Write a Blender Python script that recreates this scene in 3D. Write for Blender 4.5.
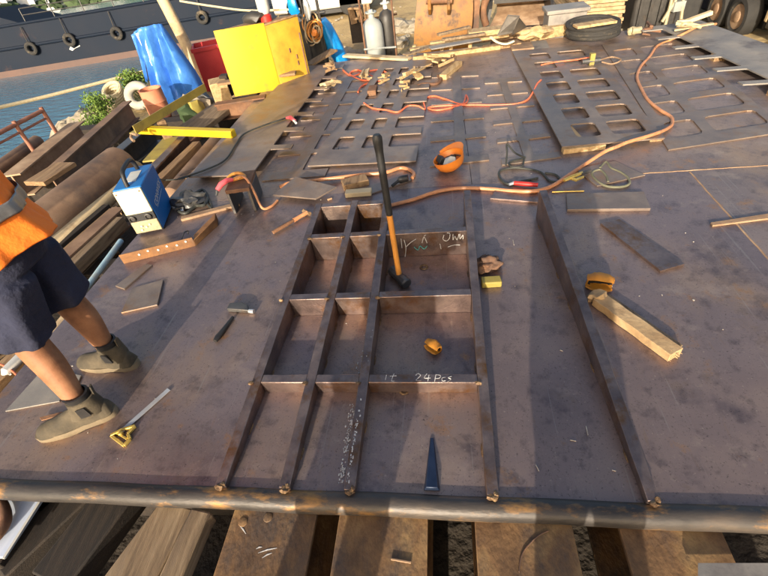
import bpy, bmesh, math, random
from mathutils import Vector, Matrix, noise
R_ = math.radians
random.seed(7)
for o in list(bpy.data.objects): bpy.data.objects.remove(o)
SC = bpy.context.scene
COL = SC.collection
# ------------------------------------------------------------------ camera
FPX, CX, CY, CH = 438.0, 384.0, 288.0, 1.7
AX = [Vector((0.98886223, -0.03106446, -0.14555577)),
      Vector((0.08762644, -0.66899419, 0.73808427)),
      Vector((-0.12030415, -0.74261819, -0.65882102))]
def c2w(v): return Vector((AX[0].dot(v), AX[1].dot(v), AX[2].dot(v)))
cam = bpy.data.cameras.new('camera'); camo = bpy.data.objects.new('camera', cam); COL.objects.link(camo)
cam.sensor_fit = 'HORIZONTAL'; cam.sensor_width = 36; cam.lens = 36*FPX/768
cam.clip_start = 0.02; cam.clip_end = 6000
r_, u_, b_ = c2w(Vector((1,0,0))), c2w(Vector((0,-1,0))), c2w(Vector((0,0,-1)))
camo.matrix_world = Matrix(((r_.x,u_.x,b_.x,0),(r_.y,u_.y,b_.y,0),(r_.z,u_.z,b_.z,CH),(0,0,0,1)))
SC.camera = camo
# ------------------------------------------------------------------ sky, sun, exposure
SUN_EL, SUN_AZ = 15.2, 8.8          # light travels towards +Y, a little towards +X
w = bpy.data.worlds.new('World'); SC.world = w; w.use_nodes = True
nt = w.node_tree; nt.nodes.clear()
sky = nt.nodes.new('ShaderNodeTexSky'); sky.sky_type = 'NISHITA'; sky.sun_disc = False
sky.sun_elevation = R_(SUN_EL); sky.sun_rotation = R_(180+SUN_AZ)
sky.air_density = 0.85; sky.dust_density = 4.0; sky.ozone_density = 0.3
bg = nt.nodes.new('ShaderNodeBackground'); bg.inputs[1].default_value = 0.15
out = nt.nodes.new('ShaderNodeOutputWorld')
nt.links.new(sky.outputs[0], bg.inputs[0]); nt.links.new(bg.outputs[0], out.inputs[0])
sl = bpy.data.lights.new('sun', 'SUN'); sl.energy = 4.3; sl.angle = R_(0.55); sl.color = (1.0, 0.89, 0.73)
so = bpy.data.objects.new('sun', sl); COL.objects.link(so)
ld = Vector((math.sin(R_(SUN_AZ))*math.cos(R_(SUN_EL)), math.cos(R_(SUN_AZ))*math.cos(R_(SUN_EL)), -math.sin(R_(SUN_EL))))
so.rotation_euler = ld.to_track_quat('-Z', 'Y').to_euler(); so.location = (-3, -20, 9)
SC.view_settings.view_transform = 'Standard'; SC.view_settings.look = 'None'
SC.view_settings.gamma = 1; SC.view_settings.use_curve_mapping = False
SC.view_settings.exposure = 0.90
SC.render.engine = 'CYCLES'
# ------------------------------------------------------------------ pixel -> place
def ray(px, py): return c2w(Vector((px-CX, py-CY, FPX)))
def A(px, py, z=0.0):
    d = ray(px, py); t = (z-CH)/d.z
    return Vector((d.x*t, d.y*t, z))
def AY(px, py, Y):                       # on the upright plane y = Y
    d = ray(px, py); t = Y/d.y
    return Vector((d.x*t, Y, CH+d.z*t))
SLOPE, S0, SY = 0.094, 0.035, 0.70
def AB(px, py):                          # on the sloping tops of the ramp bars
    d = ray(px, py); t = (S0 - SLOPE*SY - CH)/(d.z - SLOPE*d.y)
    return Vector((d.x*t, d.y*t, CH+d.z*t))
LD = Vector((0.01623, -0.07025, -0.9974))   # plumb line: the yard slopes about four degrees
def L(px, py, drop=3.3):
    d = ray(px, py); t = drop/d.dot(LD)
    return d*t + Vector((0,0,CH))
def seaz(x, y, drop=3.3): return CH + (drop - x*LD.x - y*LD.y)/LD.z
GZ = -0.60
# ------------------------------------------------------------------ materials
def lin(c): return tuple(((x/255)/12.92 if x/255 <= .04045 else ((x/255+.055)/1.055)**2.4) for x in c)
def mat(name, cols, scale=5, rough=.65, metal=0.0, bump=.25, bscale=60, stretch=(1,1,1), stain=None, stain_amt=.5, stain_scale=2.0, rvar=.12, spec=.5, coat=0, detail=8, bdist=.004):
    m = bpy.data.materials.new(name); m.use_nodes = True
    t = m.node_tree; n = t.nodes; l = t.links
    b = n['Principled BSDF']
    tc = n.new('ShaderNodeTexCoord'); mp = n.new('ShaderNodeMapping'); mp.inputs['Scale'].default_value = stretch
    l.new(tc.outputs['Object'], mp.inputs[0])
    oi = n.new('ShaderNodeObjectInfo'); va = n.new('ShaderNodeVectorMath'); va.operation = 'MULTIPLY_ADD'
    cb = n.new('ShaderNodeCombineXYZ')
    for i in range(3): l.new(oi.outputs['Random'], cb.inputs[i])
    va.inputs[1].default_value = (37, 23, 31); l.new(cb.outputs[0], va.inputs[0]); l.new(mp.outputs[0], va.inputs[2])
    V = va.outputs[0]
    nz = n.new('ShaderNodeTexNoise'); nz.inputs['Scale'].default_value = scale; nz.inputs['Detail'].default_value = detail; nz.inputs['Roughness'].default_value = .62
    l.new(V, nz.inputs['Vector'])
    cr = n.new('ShaderNodeValToRGB'); e = cr.color_ramp.elements
    k = len(cols)
    pos = [.28 + .44*i/max(1, k-1) for i in range(k)]
    while len(e) < k: e.new(.5)
    for i in range(k): e[i].position = pos[i]; e[i].color = (*cols[i], 1)
    l.new(nz.outputs[0], cr.inputs[0]); colr = cr.outputs[0]
    if stain:
        n2 = n.new('ShaderNodeTexNoise'); n2.inputs['Scale'].default_value = stain_scale; n2.inputs['Detail'].default_value = 10; n2.inputs['Roughness'].default_value = .7
        l.new(V, n2.inputs['Vector'])
        r2 = n.new('ShaderNodeValToRGB'); r2.color_ramp.elements[0].position = .62-.25*stain_amt; r2.color_ramp.elements[1].position = .78-.25*stain_amt
        l.new(n2.outputs[0], r2.inputs[0])
        mx = n.new('ShaderNodeMix'); mx.data_type = 'RGBA'; l.new(r2.outputs[0], mx.inputs[0]); l.new(colr, mx.inputs[6]); mx.inputs[7].default_value = (*stain, 1); colr = mx.outputs[2]
    l.new(colr, b.inputs['Base Color'])
    mr = n.new('ShaderNodeMapRange'); mr.inputs[3].default_value = rough-rvar; mr.inputs[4].default_value = rough+rvar
    l.new(nz.outputs[0], mr.inputs[0]); l.new(mr.outputs[0], b.inputs['Roughness'])
    b.inputs['Metallic'].default_value = metal; b.inputs['Specular IOR Level'].default_value = spec; b.inputs['Coat Weight'].default_value = coat
    if bump:
        n3 = n.new('ShaderNodeTexNoise'); n3.inputs['Scale'].default_value = bscale; n3.inputs['Detail'].default_value = 6; l.new(V, n3.inputs['Vector'])
        bp = n.new('ShaderNodeBump'); bp.inputs['Strength'].default_value = bump; bp.inputs['Distance'].default_value = bdist
        l.new(n3.outputs[0], bp.inputs['Height']); l.new(bp.outputs[0], b.inputs['Normal'])
    return m
def deck_mat(name, k=1.0, tint=(1,1,1), metal=.7, rough=.42):
    C_ = lambda *c: tuple(x*k*t for x, t in zip(c, tint))
    m = mat(name, [C_(.15,.125,.125), C_(.235,.185,.17), C_(.34,.265,.215)], scale=1.1, rough=rough, metal=metal, bump=.22, bscale=26, stain=(.19,.125,.075), stain_amt=.2, stain_scale=2.3, rvar=.16, detail=12, bdist=.003)
    t = m.node_tree; n = t.nodes; l = t.links; b = n['Principled BSDF']
    tc = n.new('ShaderNodeTexCoord')
    # scuffs of pale dust, dark oil spots and fine scratches
    src = b.inputs['Base Color'].links[0].from_socket
    def layer(src, scale, lo, hi, col, strc=(1,1,1), amt=1.0, det=9, rgh=.7):
        mp = n.new('ShaderNodeMapping'); mp.inputs['Scale'].default_value = strc; l.new(tc.outputs['Object'], mp.inputs[0])
        a = n.new('ShaderNodeTexNoise'); a.inputs['Scale'].default_value = scale; a.inputs['Detail'].default_value = det; a.inputs['Roughness'].default_value = rgh; l.new(mp.outputs[0], a.inputs['Vector'])
        r = n.new('ShaderNodeMapRange'); r.inputs[1].default_value = lo; r.inputs[2].default_value = hi; r.inputs[4].default_value = amt; l.new(a.outputs[0], r.inputs[0])
        x = n.new('ShaderNodeMix'); x.data_type = 'RGBA'; l.new(r.outputs[0], x.inputs[0]); l.new(src, x.inputs[6]); x.inputs[7].default_value = (*col, 1)
        return x.outputs[2]
    # hue drift between blue mill scale and brown film
    s0 = layer(src, .55, .42, .62, C_(.25,.215,.22), (1,1,1), .6, 4, .5)
    s0 = layer(s0, .8, .50, .68, C_(.36,.26,.175), (1.3,.8,1), .85, 8, .65)
    s = layer(s0, 3.2, .52, .74, C_(.060,.053,.070), (1,1,1), .85)
    s = layer(s, 1.7, .56, .72, C_(.42,.34,.27), (1,1.6,1), .75)
    s = layer(s, 13, .54, .72, C_(.065,.055,.06), (1,1,1), .65)
    s = layer(s, 22, .60, .74, C_(.40,.33,.26), (1,1,1), .5)
    s = layer(s, 5, .585, .70, C_(.36,.19,.075), (1,1,1), .75)
    s = layer(s, 110, .60, .70, C_(.05,.042,.045), (1,1,1), .7, 3)
    s = layer(s, 75, .64, .72, C_(.44,.37,.30), (1,1,1), .6, 3)
    s = layer(s, 46, .70, .76, (.34,.31,.27), (1,1,1), .7, 4)
    s = layer(s, 60, .69, .73, (.02,.018,.02), (1,1,1), .8, 3)
    s = layer(s, 9, .60, .78, (.27,.16,.08), (4,.5,1), .5)
    for ang, sc, lo, amt in ((.5, 2.2, .675, .4), (1.35, 1.7, .675, .35), (-.6, 2.6, .68, .4)):
        mp = n.new('ShaderNodeMapping'); mp.inputs['Rotation'].default_value = (0,0,ang); mp.inputs['Scale'].default_value = (26,.55,1); l.new(tc.outputs['Object'], mp.inputs[0])
        a = n.new('ShaderNodeTexNoise'); a.inputs['Scale'].default_value = sc; a.inputs['Detail'].default_value = 3; l.new(mp.outputs[0], a.inputs['Vector'])
        r = n.new('ShaderNodeMapRange'); r.inputs[1].default_value = lo; r.inputs[2].default_value = lo+.05; r.inputs[4].default_value = amt; l.new(a.outputs[0], r.inputs[0])
        x = n.new('ShaderNodeMix'); x.data_type = 'RGBA'; l.new(r.outputs[0], x.inputs[0]); l.new(s, x.inputs[6]); x.inputs[7].default_value = (.36,.31,.27,1); s = x.outputs[2]
    l.new(s, b.inputs['Base Color'])
    return m
M = {}
M['deck'] = deck_mat('mill_scale_plate', 1.02, (1.05,.96,.93), .66, .43)
M['deckbrown'] = deck_mat('brown_mill_scale', 1.12, (1.05,.98,.90), .60, .46)
M['deckfar'] = deck_mat('far_mill_scale', 1.12, (1.05,.97,.88), .55, .46)
M['bar'] = mat('flat_bar_steel', [(.13,.098,.092), (.22,.162,.145), (.34,.25,.205)], scale=9, rough=.40, metal=.85, bump=.35, bscale=90, stain=(.19,.09,.035), stain_amt=.45, stain_scale=6)
M['remnant'] = mat('remnant_plate_steel', [(.145,.112,.096), (.22,.17,.138), (.31,.24,.185)], scale=4, rough=.45, metal=.5, bump=.3, bscale=60, stain=(.24,.14,.075), stain_amt=.4, stain_scale=3)
M['greyplate'] = mat('grey_plate', [(.15,.14,.13), (.22,.20,.175), (.30,.265,.22)], scale=3, rough=.55, metal=.1, bump=.2, stain=(.10,.085,.08), stain_amt=.4)
M['edge'] = mat('cut_edge', [(.35,.32,.30), (.55,.5,.46)], scale=30, rough=.4, metal=.5, bump=.2)
M['pipe'] = mat('edge_pipe_steel', [(.032,.029,.027), (.065,.055,.048), (.13,.095,.065)], scale=5, rough=.5, metal=.3, bump=.3, bscale=70, stain=(.33,.17,.05), stain_amt=.42, stain_scale=7, stretch=(.6,1.5,1.5))
M['rust'] = mat('rust', [(.075,.034,.018), (.16,.075,.036), (.27,.14,.07)], scale=5, rough=.8, bump=.5, bscale=60, stain=(.09,.06,.045), stain_amt=.4)
M['rustlight'] = mat('rust_light', [(.18,.10,.055), (.30,.19,.11), (.42,.29,.18)], scale=5, rough=.8, bump=.35, bscale=60, stain=(.14,.09,.06), stain_amt=.4)
M['beam'] = mat('rusted_flange', [(.06,.03,.013), (.18,.095,.038), (.34,.21,.085)], scale=7, rough=.78, bump=.8, bscale=70, stain=(.065,.045,.034), stain_amt=.55, stain_scale=5, stretch=(1,.6,1), detail=12)
M['pipeold'] = mat('old_pipe', [(.11,.06,.036), (.19,.112,.066), (.28,.175,.105)], scale=3, rough=.8, bump=.3, stain=(.09,.06,.045), stain_amt=.4)
M['wood'] = mat('timber', [(.11,.06,.028), (.25,.15,.072), (.38,.255,.13)], scale=4, rough=.8, bump=.5, bscale=40, stretch=(9,.7,9), stain=(.14,.09,.05), stain_amt=.3)
M['woodx'] = mat('timber_cross', [(.11,.06,.028), (.25,.15,.072), (.38,.255,.13)], scale=4, rough=.8, bump=.5, bscale=40, stretch=(.7,9,9), stain=(.14,.09,.05), stain_amt=.3)
M['woodpale'] = mat('pale_timber', [(.24,.14,.06), (.42,.28,.13), (.55,.39,.21)], scale=4, rough=.75, bump=.4, bscale=40, stretch=(7,1,7), stain=(.25,.16,.08), stain_amt=.2)
M['wooddark'] = mat('shade_dark_timber', [(.011,.008,.006), (.022,.015,.010), (.042,.029,.019)], scale=4, rough=.85, bump=.6, bscale=40, stretch=(9,.7,9))  # old timber, near-black because the shade at the lower left is coloured in
M['woodgrey'] = mat('weathered_timber', [(.08,.05,.028), (.20,.135,.075), (.33,.24,.145)], scale=4, rough=.85, bump=.6, bscale=40, stretch=(9,.7,9), stain=(.10,.07,.05), stain_amt=.35)
M['yellow'] = mat('yellow_paint', [(.44,.285,.006), (.52,.35,.008)], scale=3, rough=.5, bump=.15, stain=(.36,.20,.03), stain_amt=.16, stain_scale=5)
M['yellowrust'] = mat('yellow_worn', [(.30,.16,.015), (.48,.27,.02), (.56,.35,.03)], scale=4, rough=.6, bump=.2, stain=(.13,.065,.03), stain_amt=.35)
M['olive'] = mat('olive_yellow', [(.22,.17,.035), (.36,.28,.06)], scale=6, rough=.6, bump=.2, stain=(.12,.08,.04), stain_amt=.3)
M['orange'] = mat('orange_plastic', [(.80,.21,.02), (.86,.27,.03)], scale=5, rough=.4, bump=.05, rvar=.05)
M['hivis'] = mat('orange_cloth', [(.86,.17,.01), (.95,.22,.015)], scale=9, rough=.8, bump=.6, bscale=14, bdist=.02)
M['silver'] = mat('reflective_band', [(.13,.125,.12), (.22,.21,.20)], scale=20, rough=.4, bump=.3, bscale=30)
M['navy'] = mat('navy_cloth', [(.008,.010,.028), (.022,.026,.055)], scale=8, rough=.9, bump=.8, bscale=16, bdist=.02)
M['skin'] = mat('skin', [(.17,.07,.032), (.27,.12,.058), (.34,.16,.08)], scale=11, rough=.62, bump=.35, bscale=160, spec=.3, bdist=.002)
M['hair'] = mat('hair', [(.012,.010,.009), (.02,.017,.014)], scale=40, rough=.7, bump=.4)
M['boot'] = mat('suede_boot', [(.030,.024,.015), (.065,.051,.031), (.115,.09,.056)], scale=11, rough=.85, bump=.35, bscale=90)
M['sole'] = mat('boot_sole', [(.13,.10,.06), (.22,.17,.105)], scale=12, rough=.8, bump=.2)
M['black'] = mat('black_rubber', [(.010,.010,.011), (.022,.021,.020)], scale=12, rough=.55, bump=.2)
M['blackmetal'] = mat('black_metal', [(.016,.015,.014), (.045,.04,.035)], scale=9, rough=.5, bump=.2, stain=(.10,.06,.03), stain_amt=.2)
M['rubber'] = mat('tyre_rubber', [(.016,.015,.014), (.034,.031,.027)], scale=12, rough=.85, bump=.3, stain=(.17,.13,.08), stain_amt=.3)
M['blue'] = mat('blue_paint', [(.006,.10,.32), (.01,.14,.40)], scale=4, rough=.4, bump=.05)
M['cream'] = mat('cream_panel', [(.68,.62,.38), (.78,.73,.50)], scale=10, rough=.5, bump=.1, stain=(.42,.34,.18), stain_amt=.2)
M['greypanel'] = mat('dirty_panel', [(.26,.21,.12), (.42,.36,.22)], scale=20, rough=.6, bump=.3)
M['tarp'] = mat('blue_tarp', [(.035,.15,.50), (.06,.22,.62)], scale=5, rough=.45, bump=.5, bscale=9, bdist=.02)
M['tarp2'] = mat('cyan_tarp', [(.005,.20,.56), (.01,.28,.68)], scale=6, rough=.35, bump=.6, bscale=12, bdist=.02)
M['white'] = mat('white_paint', [(.46,.45,.41), (.58,.57,.52)], scale=6, rough=.5, bump=.1, stain=(.4,.36,.28), stain_amt=.15)
M['greywhite'] = mat('cylinder_paint', [(.24,.26,.25), (.33,.34,.32)], scale=5, rough=.4, bump=.06, stain=(.25,.2,.14), stain_amt=.15)
M['board'] = mat('blue_white_board', [(.46,.53,.66), (.60,.66,.76)], scale=8, rough=.35, bump=.05, stain=(.3,.33,.4), stain_amt=.2, stretch=(4,.6,1))
M['red'] = mat('red_paint', [(.38,.015,.02), (.50,.03,.03)], scale=4, rough=.5, bump=.1, stain=(.2,.03,.02), stain_amt=.2)
M['redplastic'] = mat('red_plastic', [(.42,.02,.015), (.5,.03,.02)], scale=6, rough=.4, bump=.05)
M['pink'] = mat('pink_red_plastic', [(.80,.09,.11), (.86,.13,.14)], scale=6, rough=.4, bump=.05)
M['terracotta'] = mat('orange_barrel', [(.46,.16,.08), (.60,.24,.13)], scale=5, rough=.7, bump=.15)
M['hose'] = mat('copper_hose', [(.42,.17,.07), (.60,.28,.13)], scale=14, rough=.45, bump=.1, stain=(.22,.10,.05), stain_amt=.25, stain_scale=6)
M['redhose'] = mat('red_hose', [(.68,.12,.05), (.82,.20,.09)], scale=14, rough=.5, bump=.1)
M['cable'] = mat('dark_cable', [(.02,.022,.02), (.05,.05,.04)], scale=14, rough=.6, bump=.1)
M['greencable'] = mat('dusty_cable', [(.10,.10,.06), (.17,.16,.10)], scale=14, rough=.7, bump=.1)
M['brass'] = mat('brass', [(.62,.43,.10), (.78,.56,.16)], scale=12, rough=.35, metal=.6, bump=.1)
M['steel'] = mat('bright_steel', [(.50,.51,.52), (.66,.66,.66)], scale=12, rough=.32, metal=.6, bump=.08)
M['darksteel'] = mat('dark_steel', [(.06,.06,.06), (.12,.115,.11)], scale=10, rough=.45, metal=.5, bump=.2, stain=(.15,.09,.05), stain_amt=.3)
M['blueblack'] = mat('blue_black', [(.012,.022,.05), (.025,.04,.08)], scale=10, rough=.4, metal=.4, bump=.2)
M['handle'] = mat('orange_handle', [(.50,.19,.03), (.66,.28,.05)], scale=5, rough=.5, bump=.15, stretch=(1,1,.3), stain=(.22,.08,.03), stain_amt=.35, stain_scale=9)
M['rustorange'] = mat('rust_orange', [(.10,.045,.018), (.20,.09,.03), (.30,.15,.05)], scale=9, rough=.75, bump=.4, stain=(.12,.07,.04), stain_amt=.35, stain_scale=6)
M['plankpale'] = mat('pale_plank', [(.28,.17,.08), (.42,.28,.14), (.54,.38,.21)], scale=9, rough=.8, bump=.5, bscale=50, stain=(.20,.13,.07), stain_amt=.4, stain_scale=7, detail=12)
M['leather'] = mat('orange_leather', [(.46,.16,.012), (.60,.25,.02)], scale=14, rough=.65, bump=.4, bscale=40)
M['chalk'] = mat('chalk', [(.34,.32,.30), (.6,.58,.55)], scale=70, rough=.95, bump=0)
M['teal'] = mat('teal_chalk', [(.05,.30,.28), (.08,.4,.36)], scale=90, rough=.95, bump=0)
M['burn'] = mat('weld_burn', [(.05,.027,.014), (.15,.085,.04), (.30,.20,.10)], scale=50, rough=.6, metal=.3, bump=.6, bscale=150)
M['slag'] = mat('scrap_bits', [(.25,.2,.15), (.6,.55,.48)], scale=60, rough=.6, bump=0)
M['hull'] = mat('dark_hull', [(.003,.007,.017), (.006,.012,.024)], scale=.6, rough=.7, bump=.1, bscale=3, stain=(.06,.03,.022), stain_amt=.02, stain_scale=.8, spec=.2)
M['boottop'] = mat('red_boottop', [(.06,.032,.026), (.11,.06,.045)], scale=.8, rough=.7, bump=.1)
M['stone'] = mat('shore_rock', [(.14,.115,.08), (.26,.22,.16), (.38,.33,.25)], scale=6, rough=.9, bump=.8, bscale=14, bdist=.02)
M['rope'] = mat('rope', [(.42,.34,.20), (.60,.50,.31)], scale=30, rough=.9, bump=.6, bscale=120)
M['ring'] = mat('life_ring', [(.30,.28,.23), (.42,.39,.32)], scale=12, rough=.7, bump=.2)
M['leaf'] = mat('leaf', [(.05,.10,.012), (.10,.17,.02), (.19,.25,.04)], scale=8, rough=.7, bump=0)
M['leafdark'] = mat('leaf_dark', [(.03,.055,.018), (.06,.09,.03)], scale=.02, rough=.8, bump=0)
M['grass'] = mat('grass', [(.09,.14,.02), (.19,.22,.05), (.28,.26,.09)], scale=9, rough=.8, bump=0)
M['excav'] = mat('excavator_yellow', [(.14,.055,.012), (.27,.115,.014), (.34,.17,.025)], scale=4, rough=.6, bump=.35, bscale=30, stain=(.08,.04,.02), stain_amt=.6, stain_scale=4)
M['glass'] = mat('glass', [(.02,.03,.035), (.03,.04,.045)], scale=3, rough=.08, bump=0)
M['paintblue'] = mat('light_blue_tube', [(.28,.42,.48), (.42,.56,.60)], scale=8, rough=.5, bump=.1, stain=(.35,.28,.18), stain_amt=.3)
M['tan'] = mat('tan_tube', [(.48,.36,.20), (.62,.48,.28)], scale=5, rough=.7, bump=.3, stain=(.28,.17,.09), stain_amt=.4)
M['hazehill'] = mat('hill', [(.10,.15,.11), (.16,.20,.14), (.24,.26,.19)], scale=.02, rough=.95, bump=0)
M['housewall'] = mat('house_wall', [(.62,.60,.56), (.76,.73,.69)], scale=.05, rough=.9, bump=0)
M['houseroof'] = mat('house_roof', [(.36,.18,.12), (.46,.26,.18)], scale=.05, rough=.9, bump=0)
# ground: packed yellow sand with darker dirt
M['ground'] = mat('sandy_ground', [(.26,.17,.075), (.48,.335,.145), (.64,.47,.22)], scale=.55, rough=.95, bump=.8, bscale=14, stain=(.09,.06,.035), stain_amt=.2, stain_scale=.9, detail=12, bdist=.03)
M['soil'] = mat('shaded_soil', [(.018,.013,.009), (.035,.026,.018), (.06,.045,.03)], scale=3, rough=.9, bump=.8, bscale=20, bdist=.03)  # dark soil; its colour also stands in for shade under the panel
def water_mat():
    m = bpy.data.materials.new('sea_water'); m.use_nodes = True; t = m.node_tree; n = t.nodes; l = t.links; b = n['Principled BSDF']
    b.inputs['Base Color'].default_value = (.055,.18,.26,1); b.inputs['Roughness'].default_value = .12; b.inputs['IOR'].default_value = 1.33
    tc = n.new('ShaderNodeTexCoord'); a = n.new('ShaderNodeTexNoise'); a.inputs['Scale'].default_value = 1.6; a.inputs['Detail'].default_value = 6
    mp = n.new('ShaderNodeMapping'); mp.inputs['Scale'].default_value = (1, 2.0, 1); mp.inputs['Rotation'].default_value = (0,0,.7)
    l.new(tc.outputs['Object'], mp.inputs[0]); l.new(mp.outputs[0], a.inputs['Vector'])
    bp = n.new('ShaderNodeBump'); bp.inputs['Strength'].default_value = .55; bp.inputs['Distance'].default_value = .16
    l.new(a.outputs[0], bp.inputs['Height']); l.new(bp.outputs[0], b.inputs['Normal'])
    return m
M['water'] = water_mat()
# ------------------------------------------------------------------ mesh builder
class MB:
    def __init__(s): s.v = []; s.f = []
    def add(s, vs, fs):
        o = len(s.v); s.v += [Vector(x) for x in vs]; s.f += [tuple(i+o for i in f) for f in fs]; return s
    def hexa(s, p):   # 8 points: bottom 4 ccw, top 4 ccw
        return s.add(p, [(3,2,1,0), (4,5,6,7), (0,1,5,4), (1,2,6,5), (2,3,7,6), (3,0,4,7)])
    def box(s, c, size, rz=0, tilt=None):
        hx, hy, hz = size[0]/2, size[1]/2, size[2]/2
        m = Matrix.Rotation(rz, 3, 'Z')
        if tilt is not None: m = m @ tilt
        return s.hexa([Vector(c)+m@Vector(q) for q in [(-hx,-hy,-hz),(hx,-hy,-hz),(hx,hy,-hz),(-hx,hy,-hz),(-hx,-hy,hz),(hx,-hy,hz),(hx,hy,hz),(-hx,hy,hz)]])
    def bar(s, p0, p1, w, h, off=0.0):     # bar with centreline p0-p1 on its underside
        p0, p1 = Vector(p0), Vector(p1); d = (p1-p0).normalized()
        side = d.cross(Vector((0,0,1)))
        side = side.normalized() if side.length > 1e-4 else Vector((1,0,0))
        up = side.cross(d).normalized(); a = side*w/2
        q0, q1 = p0+up*off, p1+up*off
        return s.hexa([q0+a, q1+a, q1-a, q0-a, q0+a+up*h, q1+a+up*h, q1-a+up*h, q0-a+up*h])
    def prism(s, pts, z0, z1):
        n = len(pts)
        ar = sum(pts[i][0]*pts[(i+1)%n][1]-pts[(i+1)%n][0]*pts[i][1] for i in range(n))
        if ar < 0: pts = pts[::-1]
        return s.add([(p[0],p[1],z0) for p in pts]+[(p[0],p[1],z1) for p in pts],
              [tuple(range(n-1,-1,-1)), tuple(range(n,2*n))]+[(i,(i+1)%n,n+(i+1)%n,n+i) for i in range(n)])
    def extr(s, pts, d):                   # 3D polygon extruded by d
        n = len(pts); pts = [Vector(p) for p in pts]; d = Vector(d)
        return s.add(pts+[p+d for p in pts], [tuple(range(n-1,-1,-1)), tuple(range(n,2*n))]+[(i,(i+1)%n,n+(i+1)%n,n+i) for i in range(n)])
    def tube(s, path, r, n=10, caps=True, closed=False, squash=1.0):
        P = [Vector(p) for p in path]; k = len(P); rs = r if isinstance(r, (list,tuple)) else [r]*k
        o = len(s.v); ref = None
        for i in range(k):
            if closed: d = P[(i+1)%k]-P[i-1]
            else: d = P[min(i+1,k-1)]-P[max(i-1,0)]
            d = d.normalized() if d.length > 1e-9 else Vector((0,0,1))
            if ref is None:
                ref = d.cross(Vector((0,0,1)))
                if ref.length < .05: ref = d.cross(Vector((0,1,0)))
            ref = (ref - d*ref.dot(d)).normalized(); b = d.cross(ref)
            for j in range(n):
                t = 2*math.pi*j/n; s.v.append(P[i]+ref*math.cos(t)*rs[i]+b*math.sin(t)*rs[i]*squash)
        for i in range(k if closed else k-1):
            i2 = (i+1)%k
            for j in range(n): s.f.append((o+i*n+j, o+i*n+(j+1)%n, o+i2*n+(j+1)%n, o+i2*n+j))
        if caps and not closed:
            s.f.append(tuple(o+j for j in range(n-1,-1,-1))); s.f.append(tuple(o+(k-1)*n+j for j in range(n)))
        return s
    def pipe(s, p0, p1, r, wall=.012, n=24):   # open-ended hollow pipe
        p0, p1 = Vector(p0), Vector(p1); d = (p1-p0).normalized(); e = d*.0
        return s.tube([p0+d*.15, p0, p0, p0+d*.0, p1, p1, p1-d*.15], [r-wall, r-wall, r-wall, r, r, r-wall, r-wall], n)
    def lathe(s, prof, c, n=20, axis='Z', rot=None):
        o = len(s.v); c = Vector(c)
        for (r, z) in prof:
            for j in range(n):
                t = 2*math.pi*j/n; p = Vector((r*math.cos(t), r*math.sin(t), z))
                if rot is not None: p = rot @ p
                s.v.append(c+p)
        for i in range(len(prof)-1):
            for j in range(n): s.f.append((o+i*n+j, o+i*n+(j+1)%n, o+(i+1)*n+(j+1)%n, o+(i+1)*n+j))
        s.f.append(tuple(o+j for j in range(n-1,-1,-1))); s.f.append(tuple(o+(len(prof)-1)*n+j for j in range(n)))
        return s
    def torus(s, c, R, r, n=28, m=10, rot=None):
        pth = []
        for i in range(n):
            t = 2*math.pi*i/n; p = Vector((R*math.cos(t), R*math.sin(t), 0))
            if rot is not None: p = rot @ p
            pth.append(Vector(c)+p)
        return s.tube(pth, r, m, closed=True)
    def blob(s, c, rad, sub=2, amp=.2, fr=2.0, seed=0, flat=None, rz=0):
        bm = bmesh.new(); bmesh.ops.create_icosphere(bm, subdivisions=sub, radius=1)
        rm = Matrix.Rotation(rz, 3, 'Z'); vs = []
        for v in bm.verts:
            k = 1+amp*noise.noise(v.co*fr+Vector((seed*3.1, seed*1.7, seed)))*1.6
            p = Vector((v.co.x*rad[0], v.co.y*rad[1], v.co.z*rad[2]))*k
            if flat is not None and p.z < flat: p.z = flat
            vs.append(Vector(c)+rm@p)
        s.add(vs, [tuple(v.index for v in f.verts) for f in bm.faces]); bm.free(); return s
    def loft(s, rings, cap=True):           # rings: lists of equal length
        n = len(rings[0]); o = len(s.v)
        for r in rings: s.v += [Vector(p) for p in r]
        for i in range(len(rings)-1):
            for j in range(n): s.f.append((o+i*n+j, o+i*n+(j+1)%n, o+(i+1)*n+(j+1)%n, o+(i+1)*n+j))
        if cap: s.f.append(tuple(o+j for j in range(n-1,-1,-1))); s.f.append(tuple(o+(len(rings)-1)*n+j for j in range(n)))
        return s
def cat(pts, k=6):                          # smooth path
    P = [Vector(p) for p in pts]; out_ = []
    for i in range(len(P)-1):
        a, b, c, d = P[max(i-1,0)], P[i], P[i+1], P[min(i+2,len(P)-1)]
        for j in range(k):
            t = j/k
            out_.append(.5*((2*b)+(c-a)*t+(2*a-5*b+4*c-d)*t*t+(3*b-a-3*c+d)*t**3))
    out_.append(P[-1]); return out_
ROOT = {}
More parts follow.
